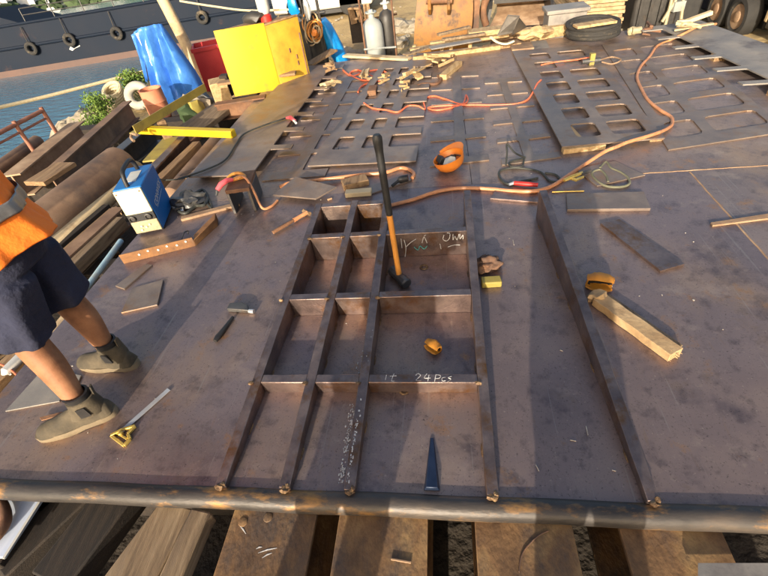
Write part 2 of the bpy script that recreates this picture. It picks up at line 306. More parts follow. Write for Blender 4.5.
def build(name, mb, material, loc, parent=None, bevel=0, smooth=40, solid=0, sub=0):
    me = bpy.data.meshes.new(name); L0 = Vector(loc)
    me.from_pydata([tuple(v-L0) for v in mb.v], [], mb.f); me.update()
    bm = bmesh.new(); bm.from_mesh(me); bmesh.ops.remove_doubles(bm, verts=bm.verts, dist=1e-5)
    bmesh.ops.recalc_face_normals(bm, faces=bm.faces); bm.to_mesh(me); bm.free()
    me.materials.append(M[material] if isinstance(material, str) else material)
    if smooth:
        for p in me.polygons: p.use_smooth = True
        me.set_sharp_from_angle(angle=R_(smooth))
    o = bpy.data.objects.new(name, me); COL.objects.link(o)
    if parent is not None: o.parent = parent
    else: o.location = L0
    if bevel:
        m = o.modifiers.new('bevel', 'BEVEL'); m.width = bevel; m.segments = 2; m.limit_method = 'ANGLE'; m.angle_limit = R_(40)
    if solid:
        m = o.modifiers.new('solid', 'SOLIDIFY'); m.thickness = solid; m.offset = 0
    if sub:
        m = o.modifiers.new('sub', 'SUBSURF'); m.levels = sub; m.render_levels = sub
    return o
def tag(o, label=None, cat_=None, group=None, kind=None):
    if label: o['label'] = label
    if cat_: o['category'] = cat_
    if group: o['group'] = group
    if kind: o['kind'] = kind
    return o
def thing(name, label, cat_, loc, group=None):
    o = bpy.data.objects.new(name, None); o.empty_display_size = .05; COL.objects.link(o); o.location = loc
    ROOT[o.name] = Vector(loc); return tag(o, label, cat_, group)
def root_loc(o):
    while o.parent is not None: o = o.parent
    return ROOT.get(o.name, Vector(o.location))
def part(name, mb, material, parent, **k):
    return build(name, mb, material, root_loc(parent), parent, **k)
def solo(name, mb, material, label, cat_, group=None, **k):
    zs = min(v.z for v in mb.v); n = len(mb.v)
    c = Vector((sum(v.x for v in mb.v)/n, sum(v.y for v in mb.v)/n, zs))
    o = build(name, mb, material, c, **k); ROOT[o.name] = c
    return tag(o, label, cat_, group)
def struct(name, mb, material, **k):
    o = build(name, mb, material, (0,0,0), **k); ROOT[o.name] = Vector((0,0,0)); return tag(o, kind='structure')
def text_part(name, body, size, mtx, material, parent, depth=.0006):
    cu = bpy.data.curves.new(name, 'FONT'); cu.body = body; cu.size = size; cu.extrude = depth; cu.align_x = 'CENTER'; cu.align_y = 'CENTER'; cu.shear = .25
    to = bpy.data.objects.new(name, cu); COL.objects.link(to)
    dg = bpy.context.evaluated_depsgraph_get(); me = bpy.data.meshes.new_from_object(to.evaluated_get(dg))
    bpy.data.objects.remove(to)
    me.transform(mtx); me.transform(Matrix.Translation(-root_loc(parent)))
    me.materials.clear(); me.materials.append(M[material])
    o = bpy.data.objects.new(name, me); COL.objects.link(o); o.parent = parent; return o
def basis(x, y, o):
    x = Vector(x).normalized(); z = x.cross(Vector(y)).normalized(); y = z.cross(x)
    return Matrix(((x.x,y.x,z.x,o[0]),(x.y,y.y,z.y,o[1]),(x.z,y.z,z.z,o[2]),(0,0,0,1)))
# ================================================================== SETTING
# ground: yard sheet with a bank down to the sea on the left
mb = MB(); rnd = random.Random(3)
xs = [-9.5,-8.6,-7.9,-7.3,-6.8,-6.2,-5.6,-5,-4.2,-3.4,-2.6,-1.5,0,1.5,3,4,5,6,7,8,10,14,20,40,120,600]
ys = [-300,-60,-20,-8,-4,-2,-1,0,.5,1,1.5,2,2.5,3,3.5,4,4.5,5,5.5,6,6.5,7,7.5,8,8.5,9,9.5,10,10.5,11,12,13,14,15,16,18,20,24,30,60,600]
def gz(x, y):
    e = x + .35*noise.noise(Vector((0, y*.5, 3))) - (1.2*min(1, max(0, (y-10)/4)))
    k = min(1, max(0, (-6.3-e)/1.9))
    z = GZ + .05*noise.noise(Vector((x*.9, y*.9, 0))) - (0.03 if abs(x) < 4 else 0)
    if y > 7.6 and x > -3: z +=  .10*noise.noise(Vector((x*.6, y*.6, 5)))
    return z*(1-k) + (-4.2)*k
for y in ys:
    for x in xs: mb.v.append(Vector((x, y, gz(x, y))))
nx = len(xs)
for j in range(len(ys)-1):
    for i in range(nx-1): mb.f.append((j*nx+i, j*nx+i+1, (j+1)*nx+i+1, (j+1)*nx+i))
struct('ground', mb, 'ground', smooth=80)
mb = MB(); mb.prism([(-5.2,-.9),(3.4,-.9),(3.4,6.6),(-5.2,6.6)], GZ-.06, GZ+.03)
struct('shaded_soil', mb, 'soil', smooth=0)
# sea: one level sheet (the yard itself slopes a little against it)
mb = MB()
q = [(-3000,-3000),(60,-3000),(60,3000),(-3000,3000)]
mb.add([(x, y, seaz(x, y)) for x, y in q], [(0,1,2,3)])
struct('sea', mb, 'water', smooth=0)
# far hills across the bay
mb = MB(); LV = -LD
def lv(px, base_d):                     # a place on the sea at a given distance in the direction of a pixel column
    d = ray(px, 8 - .165*(px-60)); d = d - LD*d.dot(LD); d.normalize()
    p = Vector((0,0,CH)) + LD*3.3 + d*base_d; return p, d
cols_ = list(range(-260, 420, 14)); rows_ = [(0,-1.0),(12,5),(40,16),(90,44),(170,90),(300,150),(460,190)]
for px in cols_:
    for dd, hh in rows_:
        base = 620 + 60*math.sin(px*.02) - .25*px
        p, d = lv(px, base+dd)
        k = 1+.55*noise.noise(Vector((px*.013, dd*.006, 1))) + .2*noise.noise(Vector((px*.06, dd*.02, 4)))
        mb.v.append(p + LV*hh*max(.2, k))
nr = len(rows_)
for i in range(len(cols_)-1):
    for j in range(nr-1): mb.f.append((i*nr+j, (i+1)*nr+j, (i+1)*nr+j+1, i*nr+j+1))
struct('hills', mb, 'hazehill', smooth=60)
# trees and houses on the far shore
rnd = random.Random(11)
far_label = ['small white house low on the far shore, among dark trees', 'pale house with red roof on the far hillside']
for k in range(22):
    px = rnd.uniform(0, 150); dd = rnd.choice([14, 22, 40, 60, 90, 120])
    base = 620 + 60*math.sin(px*.02) - .25*px
    p, d = lv(px, base+dd)
    kk = [h_ for (a_, h_) in rows_ if a_ <= dd][-1]
    p = p + LV*(kk+6); s_ = rnd.uniform(5, 10)
    side = d.cross(LV).normalized()
    root = thing('far_house', 'tiny pale house across the bay, on the hazy green shore', 'house', p, 'houses across the bay')
    b = MB(); w2, d2, h2 = side*s_, d*s_*.7, LV*s_*.8
    b.hexa([p-w2-d2-LV*8, p+w2-d2-LV*8, p+w2+d2-LV*8, p-w2+d2-LV*8, p-w2-d2+h2, p+w2-d2+h2, p+w2+d2+h2, p-w2+d2+h2])
    part('wall', b, 'housewall', root, smooth=0)
    b = MB(); t = p+h2; e = 1.08
    b.add([t-w2*e-d2*e, t+w2*e-d2*e, t+w2*e+d2*e, t-w2*e+d2*e, t-w2*.6+LV*s_*.5, t+w2*.6+LV*s_*.5], [(0,1,5,4),(2,3,4,5),(1,2,5),(3,0,4),(3,2,1,0)])
    part('roof', b, 'houseroof' if k % 3 else 'housewall', root, smooth=0)
b = MB()
for k in range(1500):
    px = rnd.uniform(-60, 240); dd = rnd.uniform(0, 230); base = 620 + 60*math.sin(px*.02) - .25*px
    p, d = lv(px, base+dd); hh = 0
    for i in range(nr-1):
        if rows_[i][0] <= dd <= rows_[i+1][0]: hh = rows_[i][1] + (rows_[i+1][1]-rows_[i][1])*(dd-rows_[i][0])/(rows_[i+1][0]-rows_[i][0])
    k2 = 1+.55*noise.noise(Vector((px*.013, dd*.006, 1)))
    s_ = rnd.uniform(3, 8)
    b.blob(p+LV*(hh*max(.2, k2)+s_*.3), (s_*1.3, s_*1.3, s_), sub=1, amp=.3, seed=k)
o = build('far_wood', b, 'leafdark', (0,0,0), smooth=0); tag(o, 'dark tree masses on the green hillside across the bay', 'trees', kind='stuff')
# white boat moored far out
p = L(50, 10.5, 3.3); d = ray(50, 10.5).normalized(); d = (p-Vector((0,0,CH))); dist = d.length
p, d = lv(50, 430); side = d.cross(LV).normalized()
root = thing('sailing_boat', 'tiny white sailing boat moored far across the bay', 'boat', p)
b = MB(); b.hexa([p-side*6-d*1, p+side*5-d*1, p+side*5+d*1, p-side*6+d*1, p-side*8-d*2+LV*2, p+side*7-d*2+LV*2, p+side*7+d*2+LV*2, p-side*8+d*2+LV*2]); part('hull', b, 'white', root)
b = MB(); b.tube([p+LV*1.5, p+LV*13], .15, 6); part('mast', b, 'white', root)
b = MB(); b.hexa([p-side*2-d*1+LV*2, p+side*3-d*1+LV*2, p+side*3+d*1+LV*2, p-side*2+d*1+LV*2, p-side*1.6-d*.8+LV*3.4, p+side*2.5-d*.8+LV*3.4, p+side*2.5+d*.8+LV*3.4, p-side*1.6+d*.8+LV*3.4]); part('cabin', b, 'white', root)
# ------------------------------------------------------------------ moored barge
BA, BB = L(-8, 80, 3.3), L(262, 36, 3.3)
bd = (BB-BA); bd = bd - LD*bd.dot(LD); bd.normalize(); bn = bd.cross(LV).normalized()
if bn.dot(Vector((0,-1,0))) < 0: bn = -bn            # outward normal, towards the camera
b0 = BA - bd*14; Lb = (BB-b0).dot(bd)+1.5
def bp_(s_, up, outw=0): return b0 + bd*s_ + LV*up + bn*outw
HH = 2.75
root = thing('barge', 'long black steel barge with tyre fenders moored across the water', 'barge', bp_(Lb/2, 0))
b = MB(); b.hexa([bp_(0,-.6), bp_(Lb,-.6), bp_(Lb,-.6,-9), bp_(0,-.6,-9), bp_(0,HH), bp_(Lb,HH), bp_(Lb,HH,-9), bp_(0,HH,-9)])
part('hull', b, 'hull', root, smooth=0)
b = MB(); b.hexa([bp_(0,-.5,.06), bp_(Lb,-.5,.06), bp_(Lb,-.5,-.1), bp_(0,-.5,-.1), bp_(0,.36,.06), bp_(Lb,.36,.06), bp_(Lb,.36,-.1), bp_(0,.36,-.1)])
part('boot_top', b, 'boottop', root, smooth=0)
b = MB(); b.tube([bp_(0,1.55,.05), bp_(Lb,1.55,.05)], .09, 8); part('rub_rail', b, 'hull', root)
b = MB(); b.tube([bp_(0,HH,.02), bp_(Lb,HH,.02)], .08, 8); part('deck_edge', b, 'hull', root)
b = MB(); b.hexa([bp_(11,HH,-.6), bp_(17.4,HH,-.6), bp_(17.4,HH,-6), bp_(11,HH,-6), bp_(11,HH+1.0,-.6), bp_(15.1,HH+1.0,-.6), bp_(15.1,HH+1.0,-6), bp_(11,HH+1.0,-6)])
part('bow_block', b, 'hull', root, smooth=0)
for s_ in [18+1.9*i for i in range(int((Lb-18)/1.9))]:
    b = MB(); b.tube([bp_(s_,HH,-.15), bp_(s_,HH+.75,-.15)], .035, 6); part('rail_post', b, 'blackmetal', root)
for h_ in (.4, .75):
    b = MB(); b.tube([bp_(18,HH+h_,-.15), bp_(Lb,HH+h_,-.15)], .03, 6); part('rail', b, 'blackmetal', root)
def on_hull(px, py):
    d = ray(px, py); n_ = bn; t = (b0-Vector((0,0,CH))).dot(n_)/d.dot(n_); return Vector((0,0,CH))+d*t
for i, (px, py) in enumerate([(33,48), (71,39.5), (118,33), (203,17)]):
    c = on_hull(px, py)+bn*.22
    b = MB(); b.torus(c, .28, .115, 24, 8, rot=basis(bd, LV, (0,0,0)).to_3x3())
    tl = part('tyre_fender', b, 'rubber', root)
    b = MB(); b.tube([c+LV*.3, c+LV*1.2-bn*.1], .03, 5); part('fender_chain', b, 'blackmetal', tl)
b = MB(); c = on_hull(72,49)+bn*.02; e1, e2 = bd*.16, LV*.10
b.extr([c-e1, c-e2, c+e1+bd*.05, c+bd*.6+e2*.8, c+bd*.6+e2*1.4, c+e1, c+e2*1.5], bn*.02); part('white_mark', b, 'white', root)
b = MB()
for i in range(9):
    b.blob(bp_(5+rnd.uniform(0,6), HH+.2, -1-rnd.uniform(0,3)), (.7,.7,.35), 1, .4, seed=i)
part('deck_cargo', b, 'wood', root)
b = MB(); b.box(tuple(bp_(34,HH+.45,-2)), (2.6,1.4,.9)); part('deck_winch', b, 'yellowrust', root)
# ------------------------------------------------------------------ mooring rope across the water
b = MB(); b.tube(cat([A(-30,114,-.1), A(40,98,-.25), A(140,72.5,-.35), A(200,59,-.3)], 8), .03, 8)
solo('mooring_rope', b, 'rope', 'pale thick mooring rope stretched over the water', 'rope')
b = MB(); b.tube(cat([AY(180,1,13.5), AY(215,6.5,13.2), AY(250,10.5,13), AY(300,9,12.6)], 8), .025, 6)
solo('sagging_rope', b, 'rope', 'thin pale rope sagging in front of the barge above the yellow box', 'rope')
# ================================================================== STEEL RAMP PANEL
PW = .044
root = thing('steel_ramp_panel', 'broad brown-grey steel plate with welded ramp ribs and pipe edge', 'steel panel', (0.4,.66,-.012))
XL, XR, Y0, Y1 = -2.37, 3.3, .66, 6.95
# sheets with weld seams between them
sheets = [(XL,1.72,Y0,3.06,'deck'), (1.724,XR,Y0,3.06,'deckbrown'), (XL,.20,3.064,Y1,'deckfar'), (.204,XR,3.064,Y1,'deckfar')]
for (a,b_,c,d,mm) in sheets:
    m = MB(); m.hexa([(a,c,-.014),(b_,c,-.014),(b_,d,-.014),(a,d,-.014),(a,c,0),(b_,c,0),(b_,d,0),(a,d,0)])
    part('plate', m, mm, root, smooth=0)
for p0, p1 in [((1.722,Y0+.05,.0),(1.722,3.04,.0)), ((1.1,3.062,.0),(XR,3.062,.0))]:
    m = MB(); n_ = 60; pth = [Vector(p0).lerp(Vector(p1), i/n_)+Vector((random.uniform(-.002,.002), random.uniform(-.002,.002), 0)) for i in range(n_+1)]
    m.tube(pth, .006, 6, squash=.6); part('weld_seam', m, 'rustlight', root)
PIPE_A, PIPE_B = A(-60,484,.0), A(840,520.5,.0)
m = MB(); pd = PIPE_B-PIPE_A; n_ = 40
PR = .043
m.tube([Vector((PIPE_A.x+pd.x*i/n_, PIPE_A.y+pd.y*i/n_ + .002*math.sin(i*.9), -.024)) for i in range(n_+1)], PR, 20)
part('edge_pipe', m, 'pipe', root)
def pipe_y(x): return PIPE_A.y+pd.y*(x-PIPE_A.x)/pd.x
def rib(px0, px1, yend=None):
    p0, p1 = AB(*px0), AB(*px1)
    d = (p1-p0).normalized(); k = (pipe_y(p0.x)+.025-p0.y)/d.y; p0 = p0+d*k
    s_ = Vector((PW/2, 0, 0)); m = MB()
    b0_, b1_ = Vector((p0.x,p0.y,.0)), Vector((p1.x,p1.y,.0))
    n_ = 22; rg = []; rr = random.Random(int(px0[0]))
    for k in range(n_+1):
        t = k/n_; a_, c_ = b0_.lerp(b1_, t), p0.lerp(p1, t); jl, jr, jz = rr.uniform(-.0012,.0012), rr.uniform(-.0012,.0012), rr.uniform(-.0012,.0012)
        rg.append([a_-s_+Vector((jl,0,0)), a_+s_+Vector((jr,0,0)), c_+s_+Vector((jr,0,jz)), c_-s_+Vector((jl,0,jz*.5))])
    m.loft(rg); rb_ = part('rib', m, 'bar', root, bevel=.003, smooth=20)
    for k in range(5):
        for sd in (-1, 1):
            t = .1+.2*k+rr.uniform(-.04,.04); q = b0_.lerp(b1_, t)+s_*sd; q2 = b0_.lerp(b1_, min(1,t+.03))+s_*sd
            m = MB(); m.tube([q.lerp(q2, u/5)+Vector((0,0,.001*(u % 2))) for u in range(6)], [.003,.006,.0055,.0065,.0055,.003], 6); part('weld_bead', m, 'burn', rb_)
    return p0, p1
ribs = [rib((219,487),(319,203)), rib((284,488),(355,200)), rib((349,492),(387,198)), rib((493,498),(467,190)), rib((655,503),(543,190))]
def on_rib(i, y):
    p0, p1 = ribs[i]; return p0.lerp(p1, (y-p0.y)/(p1.y-p0.y))
def cross(i, j, y_a, y_b, h_scale=1.0, wdt=.046):
    a, c = on_rib(i, y_a), on_rib(j, y_b)
    a = a+Vector((PW/2+.0005,0,0)); c = c-Vector((PW/2+.0005,0,0))
    s_ = Vector((0,wdt/2,0)); m = MB()
    a0, c0 = Vector((a.x,a.y,0)), Vector((c.x,c.y,0)); dz = Vector((0,0,.0025))
    m.hexa([a0-s_, c0-s_, c0+s_, a0+s_, a-s_-dz, c-s_-dz, c+s_-dz, a+s_-dz])
    return part('cross_plate', m, 'bar', root, bevel=.003)
rowsY = [AB(370,378).y, AB(380,294).y, AB(390,232).y, AB(355,203).y]
cr = {}
for k, y in enumerate(rowsY):
    for i in (0, 1, 2):
        if k == 3 and i == 2: continue
        cr[(k,i)] = cross(i, i+1, y, y)
# burnt weld lumps at the joints
wl = random.Random(5)
for k, y in enumerate(rowsY[:3]):
    for i in range(4):
        if i == 3 and k != 0: continue
        p = on_rib(i, y)+Vector((PW/2*(1 if wl.random()<.5 else -1), -.028, .001))
        m = MB(); m.blob(p, (.016,.012,.007), 1, .4, seed=k*7+i); part('weld_bead', m, 'burn', root)
for i in range(5):
    p = ribs[i][0]; m = MB()
    m.blob(p+Vector((0,-.006,-.004)), (.019,.013,.009), 2, .5, 3, seed=i+40); m.blob(p+Vector((.012,.006,.0)), (.009,.012,.006), 2, .5, seed=i+50)
    part('weld_bead', m, 'burn', root)
# chalk: a count on the front cross plate, scribbles on the rear one
p = on_rib(2, rowsY[0]).lerp(on_rib(3, rowsY[0]), .58)
def topm(px, py): return AB(px, py)
q0, q1 = AB(424,377.5), AB(440,378.3)
def stroke(pts, r=.0019):
    m = MB(); pth = cat([AB(*p)+Vector((0,0,.0003)) for p in pts], 4); rr = random.Random(len(pts)+int(pts[0][0]))
    m.tube(pth, [r*rr.uniform(.55,1.25) for _ in pth], 5, squash=.35); part('chalk_writing', m, 'chalk', root)
for pts in ([(415.5,375.5),(418,373.6),(420.5,375.5),(416,380.4),(421.5,380.2)], [(427,373.6),(424.3,378),(430.5,378)], [(429,375),(427.8,381.5)],
            [(436,374.5),(434.6,381.6)], [(436,374.8),(440.3,375.4),(439.6,378),(435.2,378.6)], [(445.5,377.2),(442.2,378),(442.4,381),(445.6,380.6)], [(451.5,376.4),(448.2,377.6),(451,379.4),(447.6,381.6)],
            [(386.5,375),(385.5,380)], [(394,373.6),(391.6,380.6),(394.4,381)], [(390,376.2),(396.5,375.8)]): stroke(pts)
q0 = AB(392,377)
fy = rowsY[2]-.0265
def face3(px, py):
    d = ray(px, py); t = fy/d.y; return Vector((d.x*t, fy, CH+d.z*t))
def scr(pts, r=.0022, ma='chalk'):
    m = MB(); m.tube(cat([face3(*p) for p in pts], 4), r, 5); part('chalk_mark', m, ma, root)
scr([(444,235),(443,239),(446,241),(449,239),(450,234),(447,233)]); scr([(453,234),(453,240),(455,236),(457,240),(459,234)]); scr([(460,234),(460,239),(463,235),(463,239)])
scr([(440,244),(441,249)]); scr([(448,247),(454,245),(460,245)])
scr([(401,239),(402,248)]); scr([(404,240),(406,248),(405,257)]); scr([(406,247),(410,243),(416,239)]); scr([(422,243),(424,237),(427,243)]); scr([(424,236),(426,235)])
scr([(414,247),(418,250),(420,246),(424,249),(427,246)], .0022, 'teal')
# chalk flecks along the third rib
m = MB(); rr = random.Random(17)
for k in range(190):
    t = rr.random(); t = t if rr.random() < .4 else .55+.45*t
    x0, y0 = 369-27*t, 318+165*t; c = A(x0+rr.gauss(0,1.6)-1.5, y0, .003) if rr.random() < .75 else AB(x0+5+rr.gauss(0,.8), y0)
    s_ = rr.uniform(.0012,.0042); m.blob(c, (s_*rr.uniform(.6,1.3), s_*rr.uniform(.8,2.4), s_*.25), 1, .5, seed=k)
tag(part('chalk_flecks', m, 'chalk', root), kind='stuff')
m = MB(); c = A(424,267.5); m.torus(c+Vector((0,0,.003)), .02, .007, 18, 6); part('burn_ring', m, 'burn', root)
m = MB(); c = A(404,391.5); m.torus(c+Vector((0,0,.004)), .016, .007, 18, 6); part('burn_ring', m, 'burn', root)
# ------------------------------------------------------------------ supports under the panel
def ibeam(name, label, x0, x1, ya, yb, ztop, hgt=.34, m_='beam', grp=None, dx=0.0, rung=None):
    r = thing(name, label, 'steel beam', ((x0+x1)/2, ya, GZ), grp); tf = .02
    sh = Vector((dx,0,0)); xm = (x0+x1)/2
    for nm, a, c, za, zb in (('top_flange', x0, x1, ztop-tf, ztop), ('bottom_flange', x0, x1, ztop-hgt, ztop-hgt+tf), ('web', xm-.009, xm+.009, ztop-hgt+tf, ztop-tf)):
        m = MB(); m.hexa([Vector((a,ya,za)), Vector((c,ya,za)), Vector((c,yb,za))+sh, Vector((a,yb,za))+sh, Vector((a,ya,zb)), Vector((c,ya,zb)), Vector((c,yb,zb))+sh, Vector((a,yb,zb))+sh])
        part(nm, m, m_, r, bevel=.003)
    return r
ZB = -.05
names = ['rust-brown wide steel beam with a white scratch, under the ribs at the left', 'rust-brown wide steel beam with a small pin on it, under the pipe edge',
         'rust-brown wide steel beam with a curved wire on it, under the pipe edge', 'wide brown steel beam under the pipe edge, next to the right-hand rib']
for i, (pl, pr) in enumerate([((213,576),(305,576)), ((330,576),(427,576)), ((478,576),(583,576)), ((633,576),(742,576))]):
    a, c = A(*pl, ZB).x, A(*pr, ZB).x
    r = ibeam('support_beam', names[i], a, c, -.35, 6.6, ZB, .42, 'beam', 'beams under the ramp panel')
    if i == 0:
        for (u0,v0,u1,v1) in [(258,553,277,548),(262,558,272,553),(256,549,262,547),(240,526,246,534)]:
            m = MB(); m.tube([A(u0,v0,ZB+.001), A((u0+u1)/2,(v0+v1)/2-.8,ZB+.001), A(u1,v1,ZB+.001)], [.0008,.0028,.0008], 5, squash=.3); part('paint_scratch', m, 'chalk', r)
    for (u0,v0) in ([(243,522),(268,517.5)] if i == 0 else []):
        m = MB(); m.lathe([(.020,-.002),(.017,.003),(.009,.005)], A(u0,v0,ZB), 12); part('rivet', m, 'beam', r)
    if i == 1:
        m = MB(); m.tube([A(391,559,ZB+.005), A(411,562.5,ZB+.005)], .004, 6); part('pin', m, 'rustlight', r)
    if i == 2:
        m = MB(); m.tube(cat([A(519,572,ZB+.003), A(521,558,ZB+.003), A(526,548,ZB+.003), A(538,536,ZB+.003), A(548,531,ZB+.003)], 6), .0025, 6); part('wire', m, 'rust', r)
m = MB(); m.hexa([A(698,590,-.02), A(800,590,-.02), A(800,563,-.02), A(698,563,-.02), A(698,590,-.01), A(800,590,-.01), A(800,563,-.01), A(698,563,-.01)])
solo('grey_plate_offcut', m, 'greyplate', 'grey steel offcut lying on the beam in the bottom right corner', 'steel plate')
# sleepers on the ground carry the beams
for i, y in enumerate((.1, 2.2, 4.4, 6.3)):
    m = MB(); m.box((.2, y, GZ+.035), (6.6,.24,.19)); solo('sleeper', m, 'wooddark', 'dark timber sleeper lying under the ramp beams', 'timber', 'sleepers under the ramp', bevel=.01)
# side beams carry the panel's outer edges
for x, lab in ((-2.2,'dark rusty beam under the left edge of the ramp panel'), (1.6,'rusty beam hidden under the plain right half of the panel'), (2.9,'rusty beam under the far right edge of the panel')):
    ibeam('support_beam', lab, x-.13, x+.13, .72, 6.6, -.016, .455, 'rust', 'beams under the ramp panel')
# timber with a bevelled batten on it, sticking out under the pipe edge
r = thing('timber_baulk', 'thick weathered timber baulk sticking out under the pipe edge at the left', 'timber', A(150,540,-.3))
zt = -.055
pts = [A(98,584,zt), A(160,501,zt), A(193,509,zt), A(150,590,zt)]
m = MB(); m.extr([p for p in pts], (0,0,-.16)); part('beam', m, 'woodgrey', r, bevel=.006)
pts = [A(152,590,zt+.03), A(191,507.5,zt+.03), A(211,512,zt+.03), A(205,522,zt+.03), A(176,590,zt+.03)]
m = MB(); m.extr(pts, (0,0,-.075)); part('batten', m, 'woodgrey', r, bevel=.008)
for (xa, xb, w_, zc, nm) in [((15,576),(95,500),.16,-.33,'old timber with shade put into its dark colour, under the left of the panel'), ((65,590),(128,505),.20,-.28,'wide timber with shade put into its dark colour, beside the weathered baulk')]:
    m = MB(); m.bar(A(*xa, zc), A(*xb, zc)+(A(*xb, zc)-A(*xa, zc))*1.5, w_, .12); solo('shade_dark_timber', m, 'wooddark', nm, 'timber', bevel=.008)
m = MB(); m.box((-1.5,.9,-.47), (1.5,.2,.22), .05); solo('shade_dark_timber', m, 'wooddark', 'cross timber with shade put into its dark colour, low under the pipe edge at the left', 'timber', bevel=.01)
r = thing('white_board', 'pale blue-white board lying beside the deck at the lower left', 'board', A(20,530,-.17))
m = MB(); m.extr([A(43,496,-.15), A(3,557,-.15), A(-70,557,-.15), A(-60,485,-.15)], (0,0,-.02)); part('panel', m, 'board', r, bevel=.002)
m = MB(); m.bar(A(44.5,495,-.152), A(4,559,-.152), .012, .006); part('edge_strip', m, 'white', r)
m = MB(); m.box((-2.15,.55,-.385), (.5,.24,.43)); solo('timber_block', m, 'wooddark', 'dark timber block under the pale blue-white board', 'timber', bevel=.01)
m = MB(); m.tube(cat([A(-6,500,-.12), A(3,505,-.12), A(6,520,-.12), A(-2,535,-.12), A(-14,545,-.12)], 6), .022, 10)
solo('dark_hose', m, 'rust', 'dark red-brown hose end lying on the pale blue-white board', 'hose')
# ================================================================== CUT-OUT REMNANT PLATES
def plate_grid(name, label, quad, us, vs, solid, z0=.001, t=.012, m_='remnant', fil=.02, zq=None, cat_='steel plate', lit=True):
    """quad: world corners bl, br, tr, tl. solid(i, j) says whether cell column i, row j is steel."""
    bl, br, tr, tl = [Vector((p[0], p[1], 0)) for p in quad]
    zq = zq or (z0,)*4
    def mp(u, v, top):
        p = bl*(1-u)*(1-v)+br*u*(1-v)+tr*u*v+tl*(1-u)*v
        z = zq[0]*(1-u)*(1-v)+zq[1]*u*(1-v)+zq[2]*u*v+zq[3]*(1-u)*v
        return Vector((p.x, p.y, z+(t if top else 0)))
    nu, nv = len(us)-1, len(vs)-1
    S = lambda i, j: 0 <= i < nu and 0 <= j < nv and solid(i, j)
    m = MB()
    for i in range(nu):
        for j in range(nv):
            if not S(i, j): continue
            c = [(us[i],vs[j]), (us[i+1],vs[j]), (us[i+1],vs[j+1]), (us[i],vs[j+1])]
            b_ = [mp(*k, False) for k in c]; tt = [mp(*k, True) for k in c]
            fs = [(3,2,1,0), (4,5,6,7)]
            if not S(i, j-1): fs.append((0,1,5,4))
            if not S(i+1, j): fs.append((1,2,6,5))
            if not S(i, j+1): fs.append((2,3,7,6))
            if not S(i-1, j): fs.append((3,0,4,7))
            m.add(b_+tt, fs)
    # rounded inner corners: small fillet prisms where two steel cells meet round a hole
    for i in range(nu):
        for j in range(nv):
            if S(i, j): continue
            for du, dv in ((0,0),(1,0),(1,1),(0,1)):
                if S(i+(1 if du else -1), j) and S(i, j+(1 if dv else -1)):
                    u, v = us[i+du], vs[j+dv]; su, sv = (-1 if du else 1), (-1 if dv else 1)
                    lu = (mp(1,v,0)-mp(0,v,0)).length; lv_ = (mp(u,1,0)-mp(u,0,0)).length
                    a, b2, c2 = (u, v), (u+su*fil/lu, v), (u, v+sv*fil/lv_); mid = (u+su*fil*.3/lu, v+sv*fil*.3/lv_)
                    q = [a, b2, mid, c2]
                    m.extr([mp(*k, True)-Vector((0,0,.0004)) for k in q], (0,0,-t+.0008))
    return solo(name, m, m_, label, cat_, 'cut-out plates on the deck', smooth=0)
W_ = lambda *p: [A(*k) for k in p]
def rows(n, rung, base=0.0, top=None):
    """v cuts: optional wide base, then n windows and rungs in turn"""
    v = [0.0]
    if base: v.append(base)
    st = (1-base-(top if top is not None else rung))/n
    for k in range(n):
        v.append(v[-1]+st-rung if k else (base or 0)+st-rung)
        v.append(v[-1]+rung)
    v[-1] = 1.0; return v
# left strip with teeth
us = [0, .74, 1.0]; vs = rows(7, .028, .055)
plate_grid('remnant_plate', 'long strip plate with short teeth along its right side, lying beside the yellow box', [A(189,178,.05), A(275,175,.05), A(345,65,.05), A(297,67,.05)], us, vs,
           lambda i, j: i == 0 or (j % 2 == 0 and j > 0), z0=.05)
for p in ((205,172),(250,160),(268,130),(288,105),(312,78)):
    m = MB(); c = A(*p, 0); m.box((c.x, c.y, .0245), (.10,.07,.049), .3); solo('packing_block', m, 'wood', 'small timber packing block under the toothed strip plate', 'timber block', 'packing under the strip plate')
# second: fishbone lying flat
us = [0, .40, .58, 1]; vs = rows(6, .03, .05)
plate_grid('remnant_plate', 'flat fishbone-shaped plate with stubs on both sides, right of the toothed strip', W_((262,182),(325,177),(374,76),(328,79)), us, vs,
           lambda i, j: i == 1 or (j % 2 == 0), z0=.001)
# third: ladder of two window columns and open stubs
us = [0, .13, .31, .43, .58, .70, 1]; vs = rows(6, .05, .10)
plate_grid('remnant_plate', 'ladder-shaped plate with two columns of square windows, behind the sledgehammer', [A(308,167,.02), A(416,162,.02), A(434,60,.02), A(383,63,.02)], us, vs,
           lambda i, j: (i in (0,2,4)) or (j % 2 == 0), z0=.02, fil=.03)
for p in ((322,163),(405,160),(395,66),(425,64)):
    m = MB(); c = A(*p, 0); m.box((c.x, c.y, .0095), (.12,.05,.019), .2); solo('packing_strip', m, 'rust', 'thin steel packing strip under the ladder-shaped plate', 'steel strip', 'packing under the ladder plate')
# fourth and fifth: thin fishbones in the middle
us = [0, .44, .62, 1]; vs = rows(5, .035, .045)
plate_grid('remnant_plate', 'flat fishbone-shaped plate on the deck with the orange hard hat on its near edge', W_((430,167.5),(489,161),(478,72),(432,74)), us, vs,
           lambda i, j: i == 1 or (j % 2 == 0), z0=.001, t=.010)
us = [0, .40, .58, 1]; vs = rows(5, .035, .045)
plate_grid('remnant_plate', 'flat fishbone-shaped plate on the deck where the black cable loop lies', W_((502,166),(561,158),(520,78),(484,80)), us, vs,
           lambda i, j: i == 1 or (j % 2 == 0), z0=.001, t=.010)
